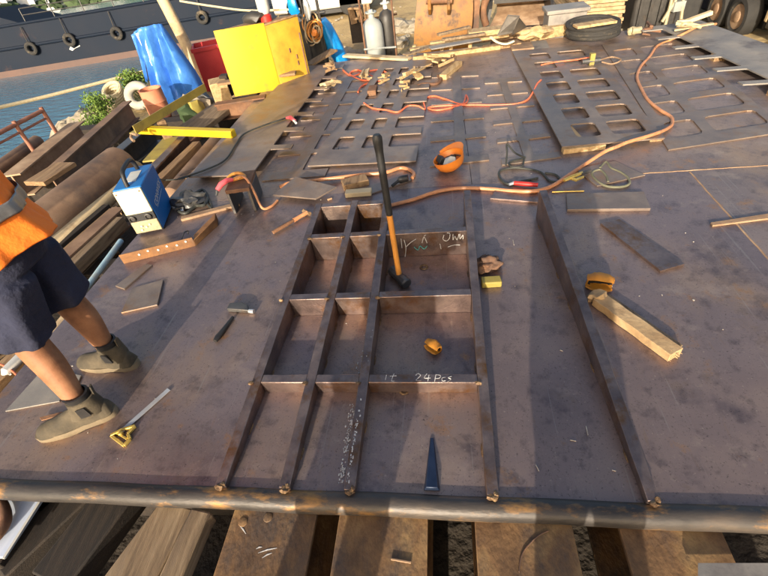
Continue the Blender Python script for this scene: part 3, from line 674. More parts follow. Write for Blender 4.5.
# sixth: grid with two window columns raised on pale timbers
us = [0, .17, .40, .50, .80, .90]; vs = rows(7, .035, .05)
QZ = (.045,.026,.010,.012)
q6 = [A(562,148,.045), A(676,138,.026), A(596,45,.01), A(512,52,.012)]
plate_grid('remnant_plate', 'plate with two columns of rounded windows, propped on pale timbers', q6, us, vs,
           lambda i, j: (i in (0,2,4)) or (j % 2 == 0), zq=QZ, fil=.04)
for (p0, p1, w_, h_) in [((562,153),(604,148),.06,.040), ((556,116),(578,141),.06,.030), ((541,96),(551,112),.06,.026)]:
    m = MB(); m.bar(A(*p0, .001), A(*p1, .001), w_, h_)
    solo('prop_timber', m, 'woodpale', {562:'pale yellow timber wedge under the near edge of the windowed plate', 556:'pale timber showing through the gap left of the windowed plate, the longer one', 541:'short pale timber showing left of the windowed plate, farther back'}[p0[0]], 'timber', bevel=.004)
m = MB(); c = A(655,140); m.box((c.x, c.y, .013), (.1,.06,.024)); solo('packing_block', m, 'wood', 'small timber block under the right corner of the windowed plate', 'timber block')
for p in ((585,50),(518,56)):
    m = MB(); c = A(*p); m.box((c.x, c.y, .0055), (.1,.05,.009)); solo('packing_strip', m, 'rust', 'thin strip under the far end of the windowed plate', 'steel strip', 'strips under the windowed plate')
# seventh: wide windows
us = [0, .09, .36, .46, .92, 1.0]; vs = rows(6, .045, .06)
plate_grid('remnant_plate', 'large plate with wide rounded windows at the right, crossed by the copper hose', W_((668,151),(790,132),(672,38),(602,46)), us, vs,
           lambda i, j: (i in (0,2,4)) or (j % 2 == 0), z0=.001, t=.010, fil=.05)
# eighth: far right strip with teeth
us = [0, .30, 1.0]; vs = rows(6, .03, .05)
q8 = [Vector((2.72,3.95,0)), Vector((3.62,3.85,0)), Vector((3.28,6.75,0)), Vector((2.52,6.70,0))]
plate_grid('remnant_plate', 'long grey strip plate with teeth on its left, along the far right edge', q8, us, vs,
           lambda i, j: i == 1 or (j % 2 == 0 and j > 0), z0=.06, m_='greyplate')
for y in (4.3, 5.4, 6.4):
    m = MB(); m.box((3.0, y, .0295), (.3,.08,.059), .1); solo('packing_block', m, 'wood', 'timber block under the long grey strip plate at the right', 'timber block', 'packing under the grey strip')
# ------------------------------------------------------------------ loose plates and bars
def flat(name, label, px, t=.012, z=.001, m_='remnant', cat_='steel plate', bevel=.0015, zq=None):
    zq = zq or [z]*len(px)
    m = MB(); pts = [A(*p, zz) for p, zz in zip(px, zq)]; m.extr(pts, (0,0,t)); return solo(name, m, m_, label, cat_, bevel=bevel, smooth=0)
flat('flat_bar_offcut', 'thin brown bar offcut lying nearest the left tool, above the larger square offcut', [(116,287),(125,290),(153,266),(146,265)])
flat('square_offcut', 'square brown plate offcut with a bright cut edge at the left', [(122,314),(158,306),(164,281),(133,289)])
flat('plate_offcut', 'rectangular plate offcut with a dark slot line, right of the long ribs', [(567,212),(650,211),(643,194),(566,196)], .02)
flat('plate_offcut', 'dark rectangular plate lying askew on the open deck at the right', [(600,225),(619,221),(684,266),(660,273)], .016, m_='bar')
flat('thin_bar', 'thin rusty bar lying near the right edge of the picture', [(710,224),(712,227),(775,219),(774,214)], .012, m_='rustlight', cat_='steel bar')
flat('plate_offcut', 'brown plate strip lying behind the open right-hand bay', [(490,200),(538,204),(538,192),(496,190)], .015, m_='bar')
flat('plate_offcut', 'dull plate offcut lying beyond the copper hose at the right', [(597,187),(645,176),(615,162),(575,170)], .010)
flat('plate_offcut', 'small grey plate square far back near the hose coil', [(532,52),(550,50),(546,41),(530,42)], .012, m_='greyplate')
flat('plate_offcut', 'small brown plate square far back beside the pallet', [(512,52),(534,50),(528,40),(508,43)], .03, m_='rustlight')
flat('bent_plate', 'thin grey plate leaning beyond the left end of the ribs', [(273,196),(316,200),(337,188),(296,178)], .012, zq=[.03,.03,.06,.06])
m = MB(); c = A(303,190); m.box((c.x, c.y, .017), (.25,.12,.033), .2); solo('packing_block', m, 'rust', 'dark block under the thin grey plate behind the ribs', 'steel block')
flat('plate_offcut', 'small dark plate leaning near the hose, right behind the sledgehammer', [(366,188),(368,196),(412,181),(404,176)], .012, m_='remnant', z=.001)
flat('dark_plate', 'small grey plate lying on the deck by the boots', [(60,388),(76,390),(82,376),(70,374)], .008, m_='greyplate')
flat('dark_plate', 'large grey plate lying flat under the boots at the left deck edge', [(6,412),(60,402),(74,380),(42,372)], .008, m_='greyplate')
flat('thin_bar', 'thin brown strip lying by the near boot', [(40,418),(42,421),(64,415),(63,412)], .006, m_='rust', cat_='steel bar', z=.011)
# orange-brown angle bar with holes, on the left of the deck
r = thing('angle_bar', 'rust-orange angle bar with a row of drilled holes beside the welder', 'angle bar', A(160,255))
a, c = A(124,264), A(196,246); d = (c-a).normalized(); nrm = Vector((-d.y, d.x, 0))
m = MB(); m.hexa([a, c, c+nrm*.008, a+nrm*.008, a+Vector((0,0,.075)), c+Vector((0,0,.075)), c+nrm*.008+Vector((0,0,.075)), a+nrm*.008+Vector((0,0,.075))]); part('upright_leg', m, 'rustorange', r, bevel=.002)
m = MB(); m.hexa([a+nrm*.008, c+nrm*.008, c+nrm*.075, a+nrm*.075, a+nrm*.008+Vector((0,0,.008)), c+nrm*.008+Vector((0,0,.008)), c+nrm*.075+Vector((0,0,.008)), a+nrm*.075+Vector((0,0,.008))]); part('flat_leg', m, 'rust', r)
for k in range(6):
    p = a.lerp(c, .25+.13*k)-nrm*.002+Vector((0,0,.045+.012*(k % 2)))
    m = MB(); m.lathe([(.008,-.002),(.008,.003)], p, 10, rot=basis(d, Vector((0,0,1)), (0,0,0)).to_3x3()); part('hole_rim', m, 'chalk', r)
a, c = A(196,246), A(218,226)
m = MB(); m.hexa([a, a+(c-a)*1.0, c+nrm*.10, a+nrm*.08, a+Vector((0,0,.05)), c+Vector((0,0,.06)), c+nrm*.10+Vector((0,0,.06)), a+nrm*.08+Vector((0,0,.05))])
solo('wedge_piece', m, 'rustorange', 'short orange-brown steel wedge at the end of the angle bar', 'steel block', bevel=.004)
m = MB(); m.tube(cat([A(181,248,.0), A(180.5,244,.03), A(184,233,.06), A(188,231,.04), A(188,234,.01)], 5), .005, 6); solo('bent_rod', m, 'darksteel', 'small bent steel hook standing behind the angle bar', 'steel hook')
# ------------------------------------------------------------------ inverted channel stool with grinder hose
r = thing('channel_stool', 'short rusty channel standing like a stool, orange hose thrown over it', 'steel block', A(248,205))
ca, cb_ = A(234,214), A(256,211); d = (cb_-ca).normalized(); nrm = Vector((-d.y, d.x, 0)); Lc, Hc = .30, .205; wd = .185
c0 = ca
def cs(u, v, z): return c0+d*u+nrm*v+Vector((0,0,z))
for nm, u0, u1, z0, z1 in (('side', 0, .022, 0, Hc-.03), ('side', wd-.022, wd, 0, Hc-.03), ('top', 0, wd, Hc-.03, Hc)):
    m = MB(); m.hexa([cs(u0,0,z0), cs(u1,0,z0), cs(u1,Lc,z0), cs(u0,Lc,z0), cs(u0,0,z1), cs(u1,0,z1), cs(u1,Lc,z1), cs(u0,Lc,z1)]); part(nm, m, 'darksteel' if nm == 'side' else 'rust', r, bevel=.003)
zt = Hc
r = thing('gas_torch', 'pink-red torch grip with orange hose lying over the channel stool', 'torch', cs(.08,.1,zt))
m = MB(); m.tube([cs(-.06,.02,zt+.005), cs(-.03,.05,zt+.03), cs(.01,.10,zt+.035), cs(.04,.13,zt+.02)], [.018,.022,.020,.015], 10); part('grip', m, 'pink', r)
m = MB(); m.tube([cs(-.06,.02,zt+.005), cs(-.075,.005,zt-.03)], [.011,.009], 8); part('nozzle', m, 'darksteel', r)
m = MB(); m.tube(cat([cs(-.02,.12,zt+.012), cs(.02,.19,zt+.03), cs(.08,.21,zt+.03), cs(.13,.17,zt+.014), cs(.10,.12,zt+.03), cs(.04,.14,zt+.012)], 8), .013, 8); part('coiled_hose', m, 'handle', r)
m = MB(); m.tube(cat([cs(.04,.13,zt+.02), cs(.10,.15,zt+.03), cs(.16,.10,zt+.02), cs(.205,.03,zt-.06), cs(.24,-.02,.03), cs(.30,.02,.012), cs(.34,.10,.012)], 8), .010, 8); part('hose', m, 'hose', r)
# ------------------------------------------------------------------ sledgehammer standing on its head
p = A(400,281); r = thing('sledgehammer', 'long sledgehammer with orange handle and black grip standing upright in the bay', 'sledgehammer', p)
hd = Vector((.045,-.065,0)).normalized(); top = A(377,133); 
zt_ = .92; ptop = AY(376.5,134.5, p.y+.02)
m = MB(); c = p+Vector((0,0,.033))
prof = [(.026,-.085),(.034,-.078),(.034,-.035),(.029,-.025),(.029,.025),(.034,.035),(.034,.078),(.026,.085)]
m.lathe(prof, c, 10, rot=hd.to_track_quat('Z','Y').to_matrix()); part('head', m, 'darksteel', r, smooth=30)
a0 = c+Vector((0,0,-.01)); n_ = 14
f_ = lambda t: a0.lerp(ptop, t)
m = MB(); m.tube([f_(t) for t in (0,.1,.25,.45,.52)], [.017,.0165,.0155,.0165,.017], 12); part('handle', m, 'handle', r)
m = MB(); m.tube([f_(t) for t in (.50,.52,.7,.9,.96,.985,1.0)], [.017,.0185,.019,.020,.024,.024,.016], 12); part('grip', m, 'black', r)
# ------------------------------------------------------------------ orange wooden-handled hammer, claw hammer, combination square
r = thing('hand_hammer', 'short hammer with orange-brown handle lying left of the ribs', 'hammer', A(290,222))
a, c = A(273,232.5,.018), A(307,212.5,.022)
m = MB(); m.tube([a, a.lerp(c,.3), a.lerp(c,.62)], [.014,.015,.012], 10); part('handle', m, 'rust', r)
m = MB(); m.tube([a.lerp(c,.60), a.lerp(c,.8), c], [.017,.015,.017], 10); part('collar', m, 'hose', r)
d = (c-a).normalized(); sd = Vector((-d.y, d.x, 0))
m = MB(); m.tube([c-sd*.035, c-sd*.012, c+sd*.012, c+sd*.04], [.016,.013,.013,.018], 8); part('head', m, 'wood', r)
r = thing('claw_hammer', 'claw hammer with dark handle and steel head lying on the deck', 'hammer', A(232,322))
a, c = A(215,341,.014), A(233,317,.014)
m = MB(); m.tube([a, a.lerp(c,.15), a.lerp(c,.5), c], [.012,.017,.012,.009], 10); part('handle', m, 'black', r)
m = MB(); pts = [A(228,312,.002), A(250,313.5,.002), A(249,308,.002), A(243,305,.002), A(231,306,.002)]; m.extr(pts, (0,0,.028)); part('head', m, 'darksteel', r, bevel=.005)
m = MB(); m.tube([A(249,311,.016), A(254,311.5,.016)], [.012,.014], 10); part('face', m, 'steel', r)
r = thing('combination_square', 'combination square with steel rule and brass-yellow head by the near boot', 'square tool', A(140,425))
m = MB(); m.bar(A(121,432,.006), A(169,389.5,.006), .024, .003); part('rule', m, 'steel', r)
hp = [(111,436),(124,429),(137,425),(136,429),(130,432),(128.5,436.5),(131,440),(128,444),(125,447)]
m = MB(); n_ = len(hp)
# head as an open frame: bars along its outline plus a rib
fr = [(112,436.5),(125,446.5),(131,440),(129,435),(136,427),(124,430.5)]
for k in range(len(fr)):
    p0, p1 = A(*fr[k], .001), A(*fr[(k+1) % len(fr)], .001); m.bar(p0+Vector((0,0,.0004*k)), p1+Vector((0,0,.0004*k)), .013, .014)
m.bar(A(118,434,.001), A(128,440,.001), .010, .012); m.lathe([(.011,0),(.011,.02),(.007,.022)], A(122,435,.001), 12)
part('head', m, 'brass', r, bevel=.002)
# ------------------------------------------------------------------ gloves
def folded_glove(label, px, size, rz, seed):
    c = A(*px); r = thing('work_glove', label, 'glove', c); rm = Matrix.Rotation(rz, 3, 'Z')
    def sheet(k, ln, th, nm, ma, inset=0.0):
        nu, ns = 12, 18; outer, inner = [], []
        for i in range(nu+1):
            u = i/nu; x = (u-.5)*ln*(1-inset); ro, ri = [], []
            for s_ in range(ns+1):
                a = R_(-118+236*s_/ns); q = Vector((u*3+seed, math.sin(a)*1.4, seed*.7))
                rad = k*(1+.22*noise.noise(q)+.10*noise.noise(q*2.7))*(.80+.35*math.sin(math.pi*u))
                for lst, rr_ in ((ro, rad), (ri, rad-th)):
                    y = math.cos(a)*rr_*1.25; z = max(.003 if lst is ro else .003+th*.6, k*.78+math.sin(a)*rr_*.80)
                    lst.append(c+rm@Vector((x+.12*k*math.sin(a*2+seed), y, z)))
            outer.append(ro); inner.append(ri[::-1])
        m = MB(); m.loft([o_+i_ for o_, i_ in zip(outer, inner)]); return part(nm, m, ma, r, smooth=60)
    sheet(size*.36, size, size*.07, 'leather', 'leather'); sheet(size*.27, size, size*.05, 'lining', 'black', .12)
folded_glove('small folded orange glove lying in the middle bay of the ribs', (432,350), .082, -.75, 3)
folded_glove('orange leather glove with a dark open fold, behind the right-hand rib', (599,288), .13, -.25, 8)
# tapering blue-black wedge shape at the pipe edge
m = MB(); a, c = A(432,491), A(432,438); s_ = Vector((1,0,0))
m.add([a-s_*.032, a+s_*.032, c+s_*.008, c-s_*.008, a-s_*.022+Vector((0,0,.03)), a+s_*.022+Vector((0,0,.03)), c+s_*.006+Vector((0,0,.006)), c-s_*.006+Vector((0,0,.006))], [(3,2,1,0),(4,5,6,7),(0,1,5,4),(1,2,6,5),(2,3,7,6),(3,0,4,7)])
solo('wedge_piece', m, 'blueblack', 'long tapering blue-black wedge shape lying against the pipe edge', 'wedge', bevel=.003)
# rag lump and block beside the fourth rib
m = MB(); c = A(488,268); m.blob(c+Vector((0,0,.03)), (.070,.062,.040), 4, .38, 2.4, 12, flat=-.03); solo('oily_rag', m, 'rust', 'crumpled brown oily rag beside the fourth rib', 'rag', smooth=80)
m = MB(); c = A(491,284.5); m.box((c.x, c.y, .0205), (.11,.06,.04), .05); solo('olive_block', m, 'olive', 'small olive-yellow block beside the crumpled rag', 'block', bevel=.006)
# ------------------------------------------------------------------ broken timber at the right
r = thing('broken_timber', 'pale broken timber lying across from the right-hand rib', 'timber', A(635,330))
a, c = A(597,302,.002), A(674,358,.002); d = (c-a).normalized(); sd = Vector((-d.y, d.x, 0)); tw, th = .082, .045
ring = []
n_ = 10
for k in range(n_+1):
    p = a.lerp(c, k/n_); rr = random.Random(k); j = Vector((rr.uniform(-.002,.002), rr.uniform(-.002,.002), 0))
    ring.append([p-sd*tw/2+j, p+sd*tw/2+j, p+sd*tw/2*.96+Vector((0,0,th+rr.uniform(-.001,.001)))+j, p-sd*tw/2*.96+Vector((0,0,th))+j])
m = MB(); m.loft(ring); part('plank', m, 'plankpale', r, bevel=.003)
for k in range(22):
    rr = random.Random(k+30); q = c+sd*(-tw/2+.004+tw*rr.random()*.9)+Vector((0,0,.004+.036*rr.random()))
    m = MB(); m.tube([q-d*.02, q+d*rr.uniform(.0,.018)+sd*rr.uniform(-.004,.004)], [rr.uniform(.003,.008),.0015], 5); part('splinter', m, 'plankpale', r)
m = MB(); m.bar(a.lerp(c,.02)+sd*.056, a.lerp(c,.96)+sd*.056, .022, .03); part('side_strip', m, 'woodgrey', r, bevel=.002)
m = MB(); m.blob(a-d*.005+Vector((0,0,.035)), (.05,.03,.03), 2, .5, 3, 5); part('torn_end', m, 'plankpale', r)
# ------------------------------------------------------------------ hard hat upside down, with things in it
p = A(452,170); r = thing('hard_hat', 'orange hard hat lying upside down on the deck', 'hard hat', p)
tilt = Matrix.Rotation(R_(-3), 3, 'X') @ Matrix.Rotation(R_(-16), 3, 'Y')
rings = []; hr = .125
for (k, z) in [(.30,0),(.62,.010),(.84,.034),(.95,.066),(1.0,.105),(.97,.104),(.92,.068),(.80,.04),(.58,.017),(.25,.008)]:
    rings.append([p+Vector((0,0,.016))+tilt@Vector((hr*k*math.cos(t)*1.0, hr*k*1.12*math.sin(t), z)) for t in [2*math.pi*i/28 for i in range(28)]])
m = MB(); m.loft(rings); part('shell', m, 'orange', r)
m = MB(); pk = []
for t in [math.pi*(.02+.66*i/14) for i in range(15)]: pk.append((hr*1.0*math.cos(t), hr*1.12*math.sin(t)))
ctr = math.pi*.35
inner = [p+Vector((0,0,.016))+tilt@Vector((x*.985, y*.985, .101)) for x, y in pk]
outer = [p+Vector((0,0,.016))+tilt@Vector((x+math.cos(ctr)*.07*math.sin(math.pi*(i+.3)/14.6), y+math.sin(ctr)*.07*math.sin(math.pi*(i+.3)/14.6), .118)) for i, (x, y) in enumerate(pk)]
vs_ = inner+outer+[q+Vector((0,0,.006)) for q in inner+outer]; n_ = 15
fs = []
for i in range(n_-1):
    fs += [(i, i+1, n_+i+1, n_+i), (2*n_+i, 3*n_+i, 3*n_+i+1, 2*n_+i+1), (n_+i, n_+i+1, 3*n_+i+1, 3*n_+i)]
m.add(vs_, fs); part('peak', m, 'orange', r)
hb = lambda x, y, z: p+tilt@Vector((x, y, z))
m = MB(); m.tube(cat([hb(.1*math.cos(t), .11*math.sin(t), .075) for t in [i*.5 for i in range(13)]], 3), .006, 6, squash=1); part('headband', m, 'rust', r)
m = MB(); m.box(hb(-.06,.03,.10), (.05,.08,.05), .4, Matrix.Rotation(.5,3,'Y')); solo('black_case', m, 'black', 'small black case sticking out of the orange hard hat', 'case', bevel=.004)
m = MB(); m.blob(hb(.01,-.01,.07), (.055,.06,.04), 2, .4, 2, 9); solo('white_cloth', m, 'white', 'crumpled white cloth lying inside the orange hard hat', 'cloth')
m = MB(); m.blob(hb(.03,.05,.075), (.03,.03,.035), 2, .4, 2, 19); solo('dark_pouch', m, 'blackmetal', 'small dark pouch inside the orange hard hat', 'pouch')
# ------------------------------------------------------------------ hoses and cables on the deck
def hose(name, label, px, rad, m_, cat_='hose', z=None, k=7):
    pts = [A(p[0], p[1], (p[2] if len(p) > 2 else (z if z is not None else rad+.001))) for p in px]
    m = MB(); m.tube(cat(pts, k), rad, 8); return solo(name, m, m_, label, cat_)
hose('copper_hose', 'copper-coloured gas hose snaking from the sledgehammer to the far right', [(388,206),(400,203),(415,199),(432,193),(448,189.5),(466,188),(490,189),(512,191,.02),(535,191,.03),(552,186),(566,177),(584,165),(604,152,.045),(616,147,.065),(628,142,.072),(645,137,.066),(660,132,.05),(668,128,.03),(672,124),(671,117),(660,110),(648,100),(641,88),(637,77),(641,66),(650,56),(657,46),(668,41),(683,34,.085),(700,26,.09),(716,24,.05)], .014, 'hose')
hose('copper_hose', 'copper-brown hose lying behind the ribs, left of the sledgehammer', [(280,187),(290,183),(310,181,.03),(335,178,.03),(360,175),(385,172.5),(400,168),(410,170),(414,174),(412,178)], .015, 'hose')
hose('red_hose', 'thin red hose looping across the middle of the cut plates', [(364,103,.04),(372,108,.04),(386,110,.04),(398,112,.04),(408,106,.04),(418,106,.04),(425,109),(424,100),(433,96),(445,99),(462,104),(466,95),(466,103),(440,110),(428,108),(440,106),(470,105),(495,105),(515,104),(527,100),(533,92,.03),(537,84,.04),(541,80,.04)], .009, 'redhose')
hose('red_hose', 'tangle of thin orange-red hose beside the far toothed plate', [(343,70),(352,76),(365,72),(378,70),(388,74),(380,79),(362,80),(350,74),(358,70),(372,76),(384,79),(372,82),(362,86),(358,92)], .011, 'redhose')
hose('red_hose', 'short thin red hose far back across the windowed plate', [(541,65,.05),(556,62,.05),(574,60,.05),(592,57,.05)], .008, 'redhose')
hose('black_cable', 'thin black cable lying along the toothed strip plate at the left', [(178,179,.075),(205,170,.075),(225,160,.075),(236,144,.075),(244,134,.075),(262,126,.075),(286,118,.075)], .008, 'cable', 'cable')
r = thing('flame_tip', 'pink-orange torch tip lying on the toothed strip plate', 'torch', A(291,118,.064))
m = MB(); m.tube([A(286,118,.085), A(291,117.5,.085), A(295,121,.085)], [.012,.022,.016], 8); part('body', m, 'pink', r)
m = MB(); m.tube([A(293,119,.085), A(296,123,.085)], [.017,.012], 8); part('tip', m, 'white', r)
hose('black_cable', 'black welding cable looped behind the right-hand rib', [(538,178),(523,181),(508,184),(500,178),(500,171),(512,168),(528,169),(540,172),(545,176),(550,181),(560,181),(556,175),(545,173)], .008, 'cable', 'cable')
hose('black_cable', 'black cable end standing in a pointed loop by the open deck', [(506,165,.02),(507,153,.08),(507,144,.12),(514,152,.08),(521,156,.04),(525,158,.02),(516,160,.02),(509,163,.02),(512,167,.02),(522,166,.02),(524,159,.03)], .007, 'cable', 'cable')
r = thing('electrode_holder', 'red-handled welding electrode holder lying behind the right-hand rib', 'tool', A(525,184))
m = MB(); m.tube([A(514,183,.022), A(526,184,.024), A(538,185,.022)], [.016,.018,.015], 10); part('handle', m, 'redplastic', r)
m = MB(); m.tube([A(514,183,.022), A(509,184.5,.02)], [.013,.010], 8); part('jaw', m, 'steel', r)
hose('olive_cable', 'olive dusty cable coiled beside the earth clamp at the right', [(600,168),(606,162),(611,168),(620,172),(628,178),(629,184),(620,187),(606,186),(596,180),(592,173),(600,170),(606,176),(608,182)], .009, 'greencable', 'cable')
r = thing('earth_clamp', 'brass earth clamp lying across the copper hose', 'clamp', A(577,176))
m = MB(); m.tube([A(564,180.5,.05), A(572,177,.055), A(582,173,.045)], [.012,.016,.012], 8); part('jaw', m, 'brass', r)
m = MB(); m.tube([A(568,177.5,.05), A(576,180,.05), A(583,177,.035)], [.010,.013,.010], 8); part('jaw', m, 'brass', r)
m = MB(); m.tube([A(580,174,.045), A(590,170.5,.03)], [.014,.016], 8); part('grip', m, 'darksteel', r)
hose('thin_rod', 'bright thin rod lying behind the right-hand rib', [(552,192),(565,191.5),(584,191)], .005, 'brass', 'rod')
# debris behind the ribs
m = MB(); m.bar(A(343,188,.001), A(368,182,.001), .12, .05); solo('wood_offcut', m, 'wood', 'splintered wood offcut behind the ribs beside the grey plate', 'timber', bevel=.006)
m = MB(); m.bar(A(346,196,.001), A(372,194,.001), .07, .04); solo('wood_offcut', m, 'tan', 'pale wood offcut lying right behind the middle ribs', 'timber', bevel=.006)
m = MB(); m.tube(cat([A(392,186,.02), A(400,180,.04), A(408,178,.05)], 4), [.012]*4+[.028]*5, 10); solo('grinder', m, 'black', 'small black grinder lying beside the copper hose end', 'grinder')
# small bits scattered over the deck
m = MB(); rr = random.Random(21)
for k in range(170):
    x, y = rr.uniform(-2.2, 3.1), rr.uniform(.8, 6.6)**1.0
    s_ = rr.uniform(.0012, .004); m.blob((x, y, s_*.5), (s_*rr.uniform(.8,2), s_*rr.uniform(.8,2), s_*.6), 1, .4, seed=k)
for (u,v,du,dv) in [(570,440,6,1),(586,426,2,9),(513,240,1,5),(536,465,3,6),(612,470,4,1),(560,350,3,1)]:
    m.tube([A(u,v,.003), A(u+du,v+dv,.003)], .002, 5)
o = build('weld_slag', m, 'slag', (0,0,0)); tag(o, 'small pale bits of slag and wire scattered over the deck', 'debris', kind='stuff')

# rust dust and offcut slugs behind the ribs and at the deck's left edge
rr = random.Random(44)
for k, (px, py, lab) in enumerate([(352,184,'small rusty slug of steel behind the second rib'), (330,200,'thin rusty sliver by the head of the first rib'), (384,190,'small dark slug of steel near the grinder'), (478,304,'small rusty sliver beside the fourth rib')]):
    c = A(px, py); m = MB(); t = rr.uniform(0,3); m.box((c.x,c.y,.008), (rr.uniform(.03,.07), rr.uniform(.012,.03), .015), t); solo('steel_slug', m, ['rust','rustlight','darksteel','rust'][k], lab, 'steel scrap', bevel=.003)
M['railrust'] = mat('rail_rust', [(.22,.085,.05), (.36,.16,.10)], scale=12, rough=.8, bump=.4)
# ================================================================== WELDER
p0, p1 = A(137.5,236.5), A(163,230); yaw = math.atan2((p1-p0).y, (p1-p0).x)-.12
ex = Vector((math.cos(yaw), math.sin(yaw), 0)); ey = Vector((-ex.y, ex.x, 0)); ez = Vector((0,0,1))
c0 = p0; wx, wy, wz = .205, .40, .395
wp = lambda u, v, z: c0+ex*u*wx+ey*v*wy+ez*z*wz
r = thing('welding_machine', 'blue inverter welding machine with cream front standing at the deck edge', 'welder', wp(.5,.5,0))
def wbox(name, u0,u1,v0,v1,z0,z1, ma, par, bev=.003):
    m = MB(); m.hexa([wp(u0,v0,z0),wp(u1,v0,z0),wp(u1,v1,z0),wp(u0,v1,z0),wp(u0,v0,z1),wp(u1,v0,z1),wp(u1,v1,z1),wp(u0,v1,z1)]); return part(name, m, ma, par, bevel=bev)
wbox('case', 0,1,.05,1,.04,.97,'blue',r,.008)
fp = wbox('front_panel', .02,.98,0,.05,.46,.95,'cream',r,.006)
lp = wbox('lower_panel', .02,.98,0,.05,.05,.30,'greypanel',r,.006)
wbox('socket_strip', .02,.98,.005,.05,.30,.46,'black',r,.002)
rotf = basis(ex, ez, (0,0,0)).to_3x3()
for u in (.18,.82):
    m = MB(); m.lathe([(.024,-.01),(.024,.012),(.018,.014),(.016,.004)], wp(u if u<.5 else .75,-.0,.38), 16, rot=rotf); part('socket', m, 'blackmetal', r)
for u, z in ((.35,.2),(.5,.17),(.65,.21),(.3,.12)):
    m = MB(); m.lathe([(.008,-.004),(.008,.008),(.005,.01)], wp(u,0,z), 10, rot=rotf); part('knob', m, 'cream', lp)
for u in (.1,.9):
    m = MB(); m.lathe([(.006,-.004),(.006,.004)], wp(u,0,.9), 8, rot=rotf); part('screw', m, 'rust', fp)
for u, v in ((.08,.1),(.92,.1),(.08,.9),(.92,.9)):
    m = MB(); m.lathe([(.012,0),(.012,.02)], wp(u,v,-.001), 10); part('foot', m, 'black', r)
m = MB(); m.tube(cat([wp(.5,.12,.95), wp(.5,.16,1.13), wp(.5,.28,1.22), wp(.5,.68,1.22), wp(.5,.82,1.13), wp(.5,.86,.95)], 6), .016, 10); part('handle', m, 'black', r)
m = MB(); m.hexa([wp(.3,.3,.972),wp(.7,.3,.972),wp(.7,.75,.972),wp(.3,.75,.972),wp(.3,.3,.976),wp(.7,.3,.976),wp(.7,.75,.976),wp(.3,.75,.976)]); part('label_sticker', m, 'white', r)
tm = basis(ey+ez*.25, ez, wp(1.004,.55,.55)); text_part('lettering', 'CONWEX', .062, tm, 'chalk', r)
m = MB(); m.tube([wp(1.004,.25,.40), wp(1.004,.82,.50)], .0015, 4); part('underline', m, 'chalk', r)
# grinder box and cables behind the welder
r = thing('cable_bundle', 'black cable bundle and plug lying behind the blue welder', 'cable', A(186,205))
m = MB(); m.blob(A(187,200,.05), (.12,.09,.06), 3, .4, 2, 4, flat=-.05); part('folded_bag', m, 'darksteel', r)
m = MB(); m.tube(cat([A(178,211,.03), A(186,213,.02), A(196,206,.02), A(204,205,.03), (A(208,198,.02)), A(203,190,.03), A(196,193,.05)], 6), .013, 8); part('cable', m, 'cable', r)
m = MB(); m.tube(cat([A(199,196,.02), A(207,204,.02), A(212,208,.012), A(209,199,.02)], 6), .009, 8); part('cable', m, 'cable', r)
m = MB(); m.tube([A(176,209,.03), A(184,207.5,.03)], [.02,.017], 10); part('plug', m, 'black', r)
m = MB(); m.tube([A(181,211,.02), A(183.5,210,.02)], [.012,.012], 10); part('plug_tip', m, 'steel', r)
m = MB(); m.tube(cat([A(155,178,.2), A(165,180,.05), A(180,179,.08), A(192,175,.06)], 6), .007, 6); solo('thin_cable', m, 'cable', 'thin black cable running from the welder towards the strip plate', 'cable')
m = MB(); m.bar(A(182,220,.001), A(240,205,.001), .05, .02); solo('flat_bar', m, 'rustlight', 'pale flat bar lying on the deck behind the welder', 'steel bar')
# ================================================================== PILE ALONG THE LEFT EDGE
SL = -.28
for y, lab in ((1.0,'nearest sleeper under the pile left of the deck'), (2.6,'middle sleeper under the pile of pipes and beams'), (4.4,'farther sleeper under the pile of pipes and beams'), (6.0,'farthest sleeper under the pile left of the deck')):
    m = MB(); m.box((-3.95, y, (GZ-.08+SL)/2), (3.0,.22,SL-GZ+.08)); solo('sleeper', m, 'wooddark', lab, 'timber', 'sleepers under the left pile', bevel=.01)
m = MB(); a, c = A(-15,275,SL+.19), A(121,164,SL+.19); m.pipe(a, c, .19, .014, 32); solo('steel_pipe', m, 'pipeold', 'thick rusty brown pipe in the pile behind the worker', 'pipe')
m = MB(); a, c = A(40,262,SL+.095), A(137,168,SL+.095); m.pipe(a, c, .088, .01, 24); solo('steel_pipe', m, 'tan', 'thinner tan pipe with open end beside the blue welder', 'pipe')
def pbeam(label, a, c, wd, hgt, ma, ztop, kind='I', name='steel_beam'):
    a, c = Vector(a), Vector(c); d = (c-a).normalized(); sd = Vector((d.y,-d.x,0)).normalized()
    r = thing(name, label, 'steel beam', (a.x, a.y, ztop-hgt), 'beams in the left pile')
    def bx(nm, u0, u1, z0, z1):
        m = MB(); Z = Vector((0,0,1))
        m.hexa([a+sd*u0+Z*(z0-a.z), a+sd*u1+Z*(z0-a.z), c+sd*u1+Z*(z0-c.z), c+sd*u0+Z*(z0-c.z), a+sd*u0+Z*(z1-a.z), a+sd*u1+Z*(z1-a.z), c+sd*u1+Z*(z1-c.z), c+sd*u0+Z*(z1-c.z)])
        part(nm, m, ma, r, bevel=.002)
    bx('top_flange', -wd/2, wd/2, ztop-.018, ztop); bx('bottom_flange', -wd/2, wd/2, ztop-hgt, ztop-hgt+.018)
    if kind == 'I': bx('web', -.008, .008, ztop-hgt+.018, ztop-.018)
    else: bx('web', -wd/2, -wd/2+.014, ztop-hgt+.018, ztop-.018)
    return r
pbeam('grey-brown beam at the outer side of the left pile', A(10,175,-.02), A(76,122,-.02), .22, .26, 'rustlight', -.02)
pbeam('pale-topped beam lying next to the thick rusty pipe', A(47,172,-.02), A(127,101,-.02), .13, .26, 'pipeold', -.02)
